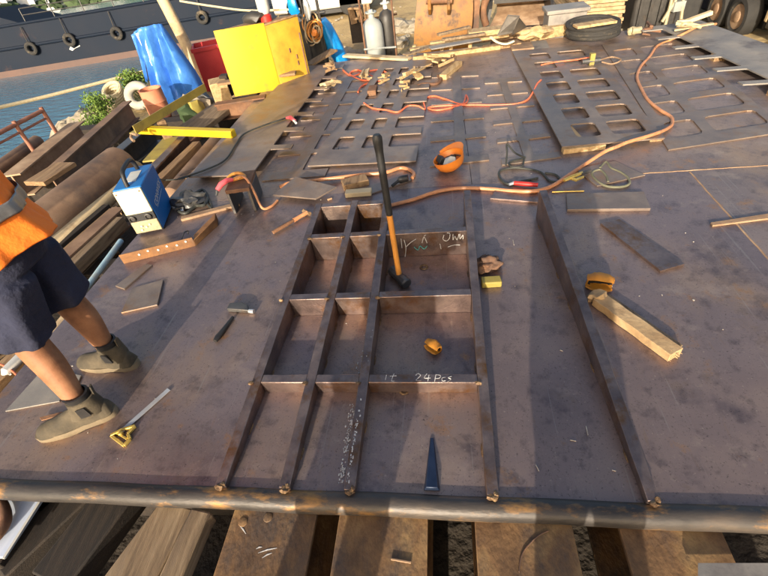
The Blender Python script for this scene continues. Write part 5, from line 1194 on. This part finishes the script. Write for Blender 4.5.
m = MB(); m.blob(A(533,33,.24), (.20,.13,.06), 3, .4, 2, 8); solo('cardboard', m, 'woodpale', 'crushed tan cardboard on the right of the pallet', 'cardboard')
def lump(label, px, sz, ma, z=.0, seed=0, name='wood_scrap'):
    c = A(*px, z); m = MB(); q = random.Random(seed)
    for k in range(6):
        t = q.uniform(0,3.14); ln = sz*q.uniform(.35,1.15); wd = sz*q.uniform(.08,.30); dd = Vector((math.cos(t), math.sin(t), q.uniform(-.25,.25)))*ln
        o_ = Vector((q.uniform(-.35,.35)*sz, q.uniform(-.35,.35)*sz, .012+.016*k)); a = c+o_-dd*.5; b = c+o_+dd*.5
        a.z = max(a.z, z+.004); b.z = max(b.z, z+.004); s_ = Vector((-math.sin(t), math.cos(t), q.uniform(-.3,.3)))*wd/2; h_ = q.uniform(.012,.04); w2 = q.uniform(.4,1.0)
        pts = [a-s_, a+s_*w2, b+s_*.8, b-s_*w2]
        for v in pts: v.z = max(v.z, z+.003)
        m.hexa(pts+[v+Vector((q.uniform(-.01,.01), q.uniform(-.01,.01), h_)) for v in pts])
    return solo(name, m, ma, label, 'timber', bevel=.003)
lump('heap of yellow wood pieces in front of the pallet', (444,63), .34, 'woodpale', 0, 3); lump('heap of yellow wood pieces on top of the ladder-shaped plate', (412,80), .30, 'woodpale', .03, 5)
lump('pale wood scrap lying in the ladder-shaped plate', (388,82), .15, 'woodpale', .03, 8); lump('small pale wood scrap below the yellow heap on the ladder plate', (405,91), .10, 'woodpale', .03, 9)
lump('small wood scraps between strip plate and red hose', (334,89), .22, 'tan', 0, 12); lump('pale wood block at the far end of the toothed strip', (333,71), .16, 'wood', .06, 14); lump('small wood pieces under the red hose tangle', (366,80), .18, 'tan', .0, 15)
m = MB(); m.bar(A(443,80,.001), A(459,66,.001), .09, .06); solo('wood_block', m, 'woodpale', 'short pale timber block lying right of the wood heap', 'timber', bevel=.004)
m = MB(); m.tube(cat([A(418,86,.02), A(424,84,.02), A(436,84,.02), A(441,79,.02), A(438,76,.02)], 5), .018, 8); solo('brown_hose', m, 'rust', 'short brown hose curl beside the wood heap', 'hose')
m = MB(); m.bar(A(372,96,.001), A(374,90,.001), .1, .06); solo('wood_block', m, 'rust', 'small brown block in a window of the ladder-shaped plate', 'timber', bevel=.004)
m = MB(); m.bar(A(345,56.5,.01), A(410,60,.01), .12, .03); solo('board', m, 'tan', 'pale board along the far deck edge beside the cylinders', 'timber', bevel=.004)
m = MB(); m.bar(A(284,136,.002), A(292,122,.002), .06, .035); solo('wood_strip', m, 'wood', 'small wood strip in the gap of the toothed strip plate', 'timber')
# tool with cable on the plate far right
r = thing('small_tool', 'small dark pipe-clamp tool lying on the far windowed plate', 'tool', A(590,62,.05))
m = MB(); m.tube([A(582,62,.07), A(600,60,.07)], .028, 8); part('body', m, 'darksteel', r); m = MB(); m.box(A(592,59,.09), (.05,.05,.12)); part('head', m, 'olive', r)
m = MB(); m.tube(cat([A(600,60,.06), A(612,57,.05), A(621,60,.05), A(612,64,.04), A(602,62,.05)], 6), .009, 6); part('cable', m, 'rustlight', r)
# stacked planks, hose coil, stake bin at the far right
r = thing('plank_stack', 'stack of pale yellow planks behind the hose coil', 'plank stack', AY(600,22,8.6))
for k in range(9):
    z = AY(600,14,8.6).z-.17+.055*k; a = AY(577,14,8.6); c = AY(625,8,8.5); m = MB(); jx = .02*math.sin(k*2.3)
    m.hexa([Vector((a.x+jx,8.6,z)), Vector((c.x+jx,8.5,z)), Vector((c.x+jx,10.2,z)), Vector((a.x+jx,10.3,z)), Vector((a.x+jx,8.6,z+.048)), Vector((c.x+jx,8.5,z+.048)), Vector((c.x+jx,10.2,z+.048)), Vector((a.x+jx,10.3,z+.048))]); part('plank', m, 'plankpale', r, bevel=.004)
m = MB(); a = AY(600,14,8.6); zz = AY(600,14,8.6).z-.172; m.box((a.x, 9.3, (GZ-.1+zz)/2), (.7,1.2,zz-GZ+.1)); part('bearer', m, 'wooddark', r)
r = thing('hose_coil', 'thick coil of black hose lying on the deck near the far edge', 'hose coil', A(592,44,.05))
c = A(592,40,.0); q = random.Random(6)
for k in range(9):
    m = MB(); m.torus((c.x+q.uniform(-.015,.015), c.y+.05, .075+.028*(k//2)), .30-.05*(k % 2)+q.uniform(-.012,.012), .028, 40, 8, rot=Matrix.Rotation(q.uniform(-.05,.05),3,'X')); part('loop', m, 'rubber', r)
c = A(610,30,.24); m = MB(); m.bar(A(575,28,.22), A(614,22,.22), .16, .03); solo('board', m, 'woodpale', 'pale board resting on the black hose coil', 'timber', bevel=.004)
m = MB(); m.box((A(563,32,0).x, 7.25, -.12), (.5,.35,.75)); m.box((A(563,32,0).x, 7.25, .285), (.56,.4,.05)); solo('grey_bin', m, 'greyplate', 'low grey steel bin behind the deck between pallet and hose coil', 'bin', bevel=.01)
m = MB(); m.blob(A(632,31,.05), (.06,.05,.05), 3, .15, 2, 3); m.tube([A(632,31,.06), A(641,30,.06)], .04, 8); solo('pale_pot', m, 'greypanel', 'small dirty pale pot right of the hose coil', 'pot')
lump('brown wood scraps beside the end of the grey strip plate', (648,35), .22, 'rust', 0, 22); lump('sandy wood scraps under the front of the truck wheels', (690,30), .35, 'tan', .08, 23)
# dark container / truck with wheels at the right
r = thing('parked_truck', 'dark truck with two rear wheels parked on the sand at the top right', 'truck', (4.9,9.4,GZ))
gzr = GZ-.06
def tb(nm, x0,x1,y0,y1,z0,z1, ma, bev=.02):
    m = MB(); m.box(((x0+x1)/2,(y0+y1)/2,(z0+z1)/2), (x1-x0,y1-y0,z1-z0)); return part(nm, m, ma, r, bevel=bev)
c2 = AY(742.5,16,8.45); tdir = Vector((-.47,.88,0)).normalized(); ndir = Vector((-.88,-.47,0)).normalized()
c1 = AY(719.5,12.5,9.1); tdir = Vector((c1.x-c2.x, c1.y-c2.y, 0)).normalized(); ndir = Vector((-tdir.y, tdir.x, 0))
if ndir.y > 0: ndir = -ndir
WR = .285
def tq(t, d_, z): return Vector((c2.x, c2.y, 0))+tdir*t-ndir*d_+Vector((0,0,z))
def tbx(nm, t0,t1,d0,d1,z0,z1, ma, bev=.02, par=None):
    m = MB(); m.hexa([tq(t0,d0,z0),tq(t1,d0,z0),tq(t1,d1,z0),tq(t0,d1,z0),tq(t0,d0,z1),tq(t1,d0,z1),tq(t1,d1,z1),tq(t0,d1,z1)]); return part(nm, m, ma, par or r, bevel=bev)
rm_ = ndir.to_track_quat('Z','Y').to_matrix()
for q in (c1, c2):
    q = Vector((q.x, q.y, c2.z))
    m = MB(); m.lathe([(.15,-.14),(WR*.9,-.14),(WR,-.09),(WR,.05),(WR*.93,.09),(WR*.72,.10),(.165,.07)], q, 36, rot=rm_); wh = part('wheel', m, 'rubber', r)
    m = MB(); m.lathe([(.172,.075),(.162,.02),(.10,.025),(.075,.09),(.05,.10)], q, 24, rot=rm_); part('rim', m, 'rustlight', wh)
    for k in range(8):
        t = k*math.pi/4; m = MB(); m.lathe([(.014,0),(.014,.03)], q+rm_@Vector((.125*math.cos(t), .125*math.sin(t), .02)), 6, rot=rm_); part('wheel_nut', m, 'darksteel', wh)
zc = c2.z; tl = (c1-c2).length
tbx('chassis', -1.6, 3.0, .35, .7, zc+.05, zc+.34, 'blackmetal'); tbx('bed', -1.8, 3.2, .02, 1.9, zc+.40, zc+1.1, 'navy'); tbx('axle_box', -.3, tl+.3, .18, .5, zc-.16, zc+.1, 'black')
tbx('mudguard', -.60, -.52, .0, .35, zc+.02, zc+.38, 'tan'); tbx('side_tank', -1.4, -.6, .0, .45, zc-.05, zc+.34, 'blackmetal')
tbx('tail_panel', tl+.45, tl+.9, .05, .5, zc-.15, zc+.38, 'navy', .04)
r = thing('dark_container', 'tall dark steel container with stays standing left of the truck', 'container', AY(660,24,9.2))
a = AY(640,14,8.9); gzr = GZ-.06
def tb(nm, x0,x1,y0,y1,z0,z1, ma, bev=.02):
    m = MB(); m.box(((x0+x1)/2,(y0+y1)/2,(z0+z1)/2), (x1-x0,y1-y0,z1-z0)); return part(nm, m, ma, r, bevel=bev)
tb('wall', a.x-.1, a.x+.62, 8.95, 10.4, GZ-.05, 1.6, 'blackmetal', .04); tb('end_panel', a.x+.66, a.x+1.1, 9.2, 10.2, GZ-.05, 1.5, 'black', .04)
for k in range(4): tb('rib', a.x-.02+.16*k, a.x+.03+.16*k, 8.91, 8.948, GZ, 1.5, 'blackmetal', .004)
for (p0, p1) in [((664,30),(673,-5)), ((680,28),(684,-5)), ((662,22),(676,0))]:
    m = MB(); m.tube([AY(*p0,8.75), AY(*p1,8.8)], .025, 6); part('stay', m, 'greypanel', r)
m = MB(); c = AY(678,6,8.8); m.box(c, (.18,.1,.14), .2); part('lamp_box', m, 'greywhite', r)
# sand berm timber edge at right
m = MB(); m.bar(Vector((3.6,5.2,-.22)), Vector((6.5,7.2,-.22)), .2, .16); solo('timber_edge', m, 'wood', 'long brown timber on the sand beyond the grey strip plate', 'timber', bevel=.01)
m = MB(); m.box((4.6,5.95,-.47), (.4,.25,.5)); solo('timber_block', m, 'wooddark', 'dark block under the long timber on the sand', 'timber', bevel=.01)

# loose scraps over the left pile and stones on the yard
rr = random.Random(71); m = MB()
for k in range(420):
    x, y = rr.uniform(-4.6,-2.45), rr.uniform(1.0,6.4); z = rr.choice([SL, SL+.1, -.02]); 
    if z > SL: continue
    s_ = rr.uniform(.015,.06); t = rr.uniform(0,3.14); m.box((x,y,GZ+.05), (s_*rr.uniform(1,4), s_, rr.uniform(.01,.03)), t)
o = build('wood_chips', m, 'wood', (0,0,0), smooth=0); tag(o, 'wood chips and scraps in the gaps of the left pile', 'debris', kind='stuff')
m = MB()
for k in range(700):
    x, y = rr.uniform(-3,7), rr.uniform(7.1,15); s_ = rr.uniform(.015,.06); m.blob((x,y,gz(x,y)+s_*.3), (s_*1.3,s_,s_*.7), 1, .4, seed=k)
o = build('yard_stones', m, 'stone', (0,0,0), smooth=0); tag(o, 'small pale stones strewn over the sandy yard', 'stones', kind='stuff')
for k, (px, py, Y, s_, lab) in enumerate([(402,20,11.5,.28,'pale boulder of rubble on the sand between cylinders and excavator bucket'), (397,34,10.2,.2,'smaller rubble lump on the sand right of the cylinders'), (346,34,9.2,.25,'rubble lump on the sand right of the blue sheet'), (560,10,12,.35,'pale rubble heap behind the plank stack')]):
    c = AY(px, py, Y); c.z = gz(c.x, Y)+s_*.3; m = MB(); m.blob(c, (s_*1.3,s_,s_*.7), 3, .35, 1.7, k+90); solo('rubble', m, 'stone', lab, 'rubble', smooth=25)
# ================================================================== PEOPLE
def skin_body(name, J, E, parent, material='skin', root='pelvis', sub=2):
    """J: joint -> (Vector, rx, ry); E: edges. One continuous surface."""
    L0 = root_loc(parent); keys = list(J); me = bpy.data.meshes.new(name)
    me.from_pydata([tuple(Vector(J[k][0])-L0) for k in keys], [(keys.index(a), keys.index(b)) for a, b in E], [])
    o = bpy.data.objects.new(name, me); COL.objects.link(o); o.parent = parent
    md = o.modifiers.new('skin', 'SKIN'); md.use_smooth_shade = True; md.branch_smoothing = .3
    sv = me.skin_vertices[0].data
    for i, k in enumerate(keys):
        sv[i].radius = (J[k][1], J[k][2]); sv[i].use_root = (k == root)
    ms = o.modifiers.new('sub', 'SUBSURF'); ms.levels = sub; ms.render_levels = sub
    me.materials.append(M[material]); return o
def ell(c, ax, ay, rx, ry, n=24, wob=0, seed=0):
    return [Vector(c)+Vector(ax)*rx*math.cos(t)*(1+wob*noise.noise(Vector((math.cos(t)*2, math.sin(t)*2, seed))))+Vector(ay)*ry*math.sin(t)*(1+wob*noise.noise(Vector((math.cos(t)*2, math.sin(t)*2, seed+5)))) for t in [2*math.pi*i/n for i in range(n)]]
def human(label, fwd, hips, kneeR, ankR, kneeL, ankL, toeR, toeL, lean, headf, elbR, wriR, elbL, wriL, hgt=1.0, shirt='hivis', shorts='navy', band=True, longlegs=False):
    fwd = Vector(fwd).normalized(); rt = Vector((fwd.y, -fwd.x, 0)); up = Vector((0,0,1)); hips = Vector(hips)
    r = thing('person', label, 'person', (hips.x, hips.y, 0))
    chest = hips+up*.38*hgt+lean*.8; neck = hips+up*.54*hgt+lean; head = neck+up*.13*hgt+Vector(headf)*.04; crown = head+up*.11*hgt
    shR, shL = neck+rt*.19-up*.05, neck-rt*.19-up*.05
    hR, hL = hips+rt*.095-up*.05, hips-rt*.095-up*.05
    J = {'pelvis':(hips,.13,.11), 'waist':(hips+up*.16+lean*.3,.125,.10), 'chest':(chest,.15,.11), 'neck':(neck+up*.01,.055,.055), 'jaw':(neck+up*.085+Vector(headf)*.03,.062,.072), 'head':(head+up*.02,.078,.095), 'crown':(crown,.055,.065),
         'shR':(shR,.062,.062), 'elR':(Vector(elbR),.043,.043), 'wrR':(Vector(wriR),.028,.032), 'shL':(shL,.062,.062), 'elL':(Vector(elbL),.043,.043), 'wrL':(Vector(wriL),.028,.032),
         'hR':(hR,.09,.09), 'knR':(Vector(kneeR),.068,.068), 'cfR':(Vector(kneeR).lerp(Vector(ankR),.34)-fwd*.016,.071,.068), 'anR':(Vector(ankR)+up*.03,.044,.044), 'ftR':(Vector(ankR)-up*.05,.036,.036),
         'hL':(hL,.09,.09), 'knL':(Vector(kneeL),.068,.068), 'cfL':(Vector(kneeL).lerp(Vector(ankL),.34)-fwd*.016,.071,.068), 'anL':(Vector(ankL)+up*.03,.044,.044), 'ftL':(Vector(ankL)-up*.05,.036,.036)}
    E = [('pelvis','waist'),('waist','chest'),('chest','neck'),('neck','jaw'),('jaw','head'),('head','crown'),('chest','shR'),('shR','elR'),('elR','wrR'),('chest','shL'),('shL','elL'),('elL','wrL'),
         ('pelvis','hR'),('hR','knR'),('knR','cfR'),('cfR','anR'),('anR','ftR'),('pelvis','hL'),('hL','knL'),('knL','cfL'),('cfL','anL'),('anL','ftL')]
    for s_, el, wr in (('R',elbR,wriR),('L',elbL,wriL)):
        d = (Vector(wr)-Vector(el)).normalized(); sd = d.cross(up if abs(d.z) < .9 else fwd).normalized(); pl = Vector(wr)+d*.075
        J['pm'+s_] = (pl,.036,.020); E.append(('wr'+s_,'pm'+s_))
        nn_ = sd.cross(d)
        for k in range(4):
            b_ = pl+sd*(.030-.020*k)+d*.015; ln = (.060,.070,.066,.050)[k]
            J['f%s%da' % (s_,k)] = (b_,.0095,.0095); J['f%s%db' % (s_,k)] = (b_+d*ln*.55-nn_*.006,.0088,.0088); J['f%s%dc' % (s_,k)] = (b_+d*ln-nn_*.022,.0075,.0075)
            E += [('pm'+s_,'f%s%da' % (s_,k)), ('f%s%da' % (s_,k),'f%s%db' % (s_,k)), ('f%s%db' % (s_,k),'f%s%dc' % (s_,k))]
        b_ = Vector(wr)+d*.03+sd*.035
        J['t%sa' % s_] = (b_,.012,.012); J['t%sb' % s_] = (b_+d*.035+sd*.022-nn_*.01,.010,.010); J['t%sc' % s_] = (b_+d*.06+sd*.026-nn_*.02,.008,.008)
        E += [('wr'+s_,'t%sa' % s_), ('t%sa' % s_,'t%sb' % s_), ('t%sb' % s_,'t%sc' % s_)]
    skin_body('body', J, E, r)
    hf = Vector(headf).normalized(); hs = Vector((hf.y,-hf.x,0))
    m = MB(); m.blob(head+up*.05-hf*.012, (.088,.10,.085), 3, .08, 3, 2); part('hair', m, 'hair', r)
    m = MB(); m.tube([head+hf*.085+up*.035, head+hf*.112-up*.005, head+hf*.098-up*.014], [.008,.015,.012], 8); part('nose', m, 'skin', r)
    for s_ in (-1,1):
        m = MB(); m.blob(head+hf*.082+hs*.032*s_+up*.03, (.012,.012,.009), 2, 0); part('eye', m, 'white', r)
        m = MB(); m.blob(head+hs*.088*s_+up*.01, (.012,.02,.032), 2, .1); part('ear', m, 'skin', r)
    m = MB(); m.tube([head+hf*.084+hs*.025-up*.045, head+hf*.095-up*.047, head+hf*.084-hs*.025-up*.045], [.004,.008,.004], 6); part('mouth', m, 'terracotta', r)
    # shirt: loose, flared hem
    tors = []
    for (t, rx, ry, sd_) in [(-.015,.225,.215,1),(.02,.218,.20,1),(.08,.20,.17,2),(.16,.19,.15,3),(.28,.195,.15,4),(.38,.205,.15,5),(.46,.19,.13,6),(.52,.12,.10,7),(.56,.075,.075,8)]:
        cc = hips+up*t*hgt+lean*max(0,min(1,t/.5)); ring_ = ell(cc, rt, fwd, rx, ry, 44, .10, 3+.25*sd_)
        for i_, p_ in enumerate(ring_):
            k_ = max(0, 1-t/.40); a_ = 2*math.pi*i_/44
            fo = (.016*math.sin(7*a_+1.3*math.sin(2*a_)+t*4)+.008*math.sin(15*a_+2))*k_
            ring_[i_] = p_+(p_-cc).normalized()*fo+up*(.012*math.sin(3*a_+1)*k_)
        tors.append(ring_)
    m = MB(); m.loft(tors, cap=False); sh = part('shirt', m, shirt, r, smooth=80, solid=.006, sub=1)
    for (s0, e0) in ((shR, Vector(elbR)), (shL, Vector(elbL))):
        d = (e0-s0).normalized(); a1 = d.cross(fwd if abs(d.dot(fwd)) < .8 else up).normalized(); a2 = d.cross(a1)
        m = MB(); m.loft([ell(s0-d*.06, a1, a2, .062, .062, 18, .1, 2), ell(s0+d*.04, a1, a2, .072, .072, 18, .1, 3), ell(s0.lerp(e0,.5), a1, a2, .064, .064, 18, .12, 4), ell(s0.lerp(e0,.85), a1, a2, .062, .062, 18, .12, 5)], cap=False); part('sleeve', m, shirt, sh, smooth=80, solid=.005, sub=1)
    if band:
        for t in (.10, .36):
            rg = []
            for dt in (0, .055):
                tt = t+dt; cc = hips+up*tt*hgt+lean*max(0,min(1,tt/.5)); k = .206-.06*(tt-.1) if t < .2 else .207
                ky = .174-.16*(tt-.1) if t < .2 else .158
                ring_ = ell(cc, rt, fwd, k+.007, ky+.009, 44, .10, 3+.25*(2.5 if t < .2 else 5))
                for i_, p_ in enumerate(ring_):
                    k_ = max(0, 1-tt/.40); a_ = 2*math.pi*i_/44
                    fo = (.016*math.sin(7*a_+1.3*math.sin(2*a_)+tt*4)+.008*math.sin(15*a_+2))*k_
                    ring_[i_] = p_+(p_-cc).normalized()*fo+up*(.012*math.sin(3*a_+1)*k_)
                rg.append(ring_)
            m = MB(); m.loft(rg, cap=False); part('reflective_band', m, 'silver', sh, smooth=80, solid=.004, sub=1)
    # shorts: one continuous cloth shape
    m = MB(); m.loft([ell(hips+up*.10, rt, fwd, .165, .135, 36, .03, 1), ell(hips+up*.03, rt, fwd, .178, .148, 36, .04, 2), ell(hips-up*.05, rt, fwd, .182, .148, 36, .04, 3), ell(hips-up*.11, rt, fwd, .165, .125, 36, .03, 3)])
    for s_, h_, kn, an in ((1,hR,kneeR,ankR),(-1,hL,kneeL,ankL)):
        kn, an = Vector(kn), Vector(an); d = (kn-h_).normalized(); a2 = d.cross(rt).normalized(); a1 = a2.cross(d)
        end = .94 if not longlegs else 1.0
        def fr_(c_, x_, y_, rx_, ry_, am, ph):
            out_r = ell(c_, x_, y_, rx_, ry_, 36, .05, ph)
            return [p_+(p_-c_).normalized()*am*(math.sin(5*i_*2*math.pi/36+ph)+.6*math.sin(9*i_*2*math.pi/36+2*ph)) for i_, p_ in enumerate(out_r)]
        rg = [fr_(h_+up*.02, rt, fwd, .090, .128, .002, 1), fr_(h_.lerp(kn,.15), a1, a2, .100, .130, .004, 1.2), fr_(h_.lerp(kn,.42), a1, a2, .106, .120, .008, 1.9), fr_(h_.lerp(kn,.64), a1, a2, .107, .115, .008, 2.2), fr_(h_.lerp(kn,.82), a1, a2, .110, .114, .010, 2.6), fr_(h_.lerp(kn,end), a1, a2, .113, .116, .010, 2.9)]
        if longlegs: rg += [ell(kn.lerp(an,.5), rt, fwd, .085, .09, 36, .08, 5), ell(an+up*.0, rt, fwd, .075, .085, 36, .08, 6)]
        m.loft(rg)
    so_ = part('trousers' if longlegs else 'shorts', m, shorts, r, smooth=80)
    md = so_.modifiers.new('remesh', 'REMESH'); md.mode = 'VOXEL'; md.voxel_size = .012; md.use_smooth_shade = True
    md = so_.modifiers.new('smooth', 'SMOOTH'); md.iterations = 5; md.factor = .5
    # boots
    for an, toe in ((Vector(ankR), toeR), (Vector(ankL), toeL)):
        td = Vector(toe); td.z = 0; td.normalize(); ts = Vector((td.y,-td.x,0)); g = Vector((an.x, an.y, 0))
        bt = thing_part_boot(r, g, td, ts)
    return r
def thing_part_boot(r, g, td, ts):
    up = Vector((0,0,1))
    # outline of the foot: heel behind the ankle, toe in front
    secs = [(-.100,.034,.085,.03),(-.085,.046,.115,.03),(-.03,.050,.130,.03),(.03,.050,.132,.03),(.080,.050,.112,.03),(.125,.054,.094,.03),(.175,.057,.084,.03),(.215,.052,.072,.03),(.240,.034,.055,.03)]
    rg = []
    for (x, w_, h_, z0) in secs:
        c = g+td*x; rg.append([c+ts*w_*math.cos(t)*(1 if math.sin(t) < .2 else .86)+up*(z0+(h_-z0)*max(0, math.sin(t))) if math.sin(t) > 0 else c+ts*w_*math.cos(t)+up*z0 for t in [2*math.pi*i/20 for i in range(20)]])
    m = MB(); m.loft(rg); b = part('boot', m, 'boot', r, smooth=60, sub=1)
    rg = []
    for (z, rx, ry, o_) in [(.07,.056,.086,.0),(.10,.056,.076,-.012),(.14,.054,.066,-.016),(.172,.054,.062,-.018),(.174,.047,.055,-.018),(.13,.044,.052,-.016)]:
        rg.append(ell(g+td*(o_)+up*z, ts, td, rx, ry, 22, .04, z*50))
    m = MB(); m.loft(rg, cap=False); part('shaft', m, 'boot', b, smooth=60)
    rg = []
    for z, k in ((.0,.95),(.004,1.0),(.022,1.02),(.033,.98)):
        ring = []
        n_ = 28
        for i in range(n_):
            t = 2*math.pi*i/n_; x = .072+.180*math.cos(t); wv = .057*(1-.18*math.exp(-((x-.02)/.05)**2))
            ring.append(g+td*(x*1.0)+ts*wv*k*(1 if abs(math.sin(t)) < 0 else 1)*math.copysign(abs(math.sin(t))**.7, math.sin(t))*1.06+up*(z+(.010 if (z == .0 and -.02 < x < .04) else 0)))
        rg.append(ring)
    m = MB(); m.loft(rg); part('sole', m, 'sole', b, smooth=50)
    m = MB(); m.loft([ell(g-td*.016+up*.12, ts, td, .046, .052, 20), ell(g-td*.016+up*.185, ts, td, .049, .053, 20, .08, 2), ell(g-td*.014+up*.20, ts, td, .051, .055, 20, .08, 3), ell(g-td*.014+up*.202, ts, td, .042, .046, 20)], cap=False); part('sock', m, 'black', r, smooth=60)
    m = MB(); m.bar(g-td*.082+up*.16, g-td*.092+up*.215, .022, .006); part('pull_tab', m, 'boot', b)
    m = MB(); q = g+ts*.057-td*.015+up*.09; m.extr([q-td*.022, q+td*.022, q+td*.018+up*.06, q-td*.018+up*.06], ts*.003); part('elastic_gusset', m, 'black', b)
    m = MB(); q = g-ts*.057-td*.015+up*.09; m.extr([q-td*.022, q+td*.022, q+td*.018+up*.06, q-td*.018+up*.06], -ts*.003); part('elastic_gusset', m, 'black', b)
    return b
V3 = lambda *a: Vector(a)
human('worker in orange high-visibility shirt, dark shorts and brown boots, facing away to the left', (-.97,-.22,0), (-1.74,1.24,.90),
      (-1.79,1.36,.47), (-1.76,1.345,.13), (-1.83,1.12,.46), (-1.71,1.02,.13), (-1,.02,0), (-.90,-.43,0), V3(-.02,-.0,0), (-1,-.2,-.15),
      (-1.98,1.50,1.15), (-2.22,1.42,1.02), (-2.02,.98,1.15), (-2.25,1.08,1.02))
# the two people who stand behind the camera and throw the long shadows on the deck
def bystander(label, x, y, k, arms, shirt):
    S = lambda a, b, c: (x+a*(.6+.4*k), y+b, c*k)
    el = [S(.30,.12,1.12), S(.10,.26,1.36), S(-.30,.12,1.12), S(-.10,.26,1.36)] if arms else [S(.27,-.02,1.17), S(.25,.10,.93), S(-.27,-.02,1.17), S(-.25,.10,.93)]
    human(label, (0,1,0), S(0,0,.92), S(.09,.01,.49), S(.11,-.02,.13/k), S(-.09,.01,.49), S(-.11,-.02,.13/k), (.1,1,0), (-.1,1,0), V3(0,.01,0), (0,1,-.1), *el, k, shirt, 'navy', False, True)
bystander('photographer standing behind the camera, whose long shadow falls across the middle of the deck', .30, -.40, .93, True, 'navy')
bystander('person standing left of the photographer, whose shadow falls across the ribs', -.60, -.45, .92, False, 'hivis')
# a trodden strip of ground behind the deck for them to stand on
m = MB(); m.box((-.2,-.55,-.03), (3.0,.75,.058)); solo('walkway_plank', m, 'woodx', 'broad timber walkway where the photographer stands', 'timber', bevel=.01)
for x in (-1.3, .9):
    m = MB(); m.box((x,-.55,(GZ-.08-.06)/2), (.25,.6,-GZ+.08-.062)); solo('timber_block', m, 'wooddark', 'timber block under the walkway behind the camera', 'timber', 'blocks under the walkway', bevel=.01)
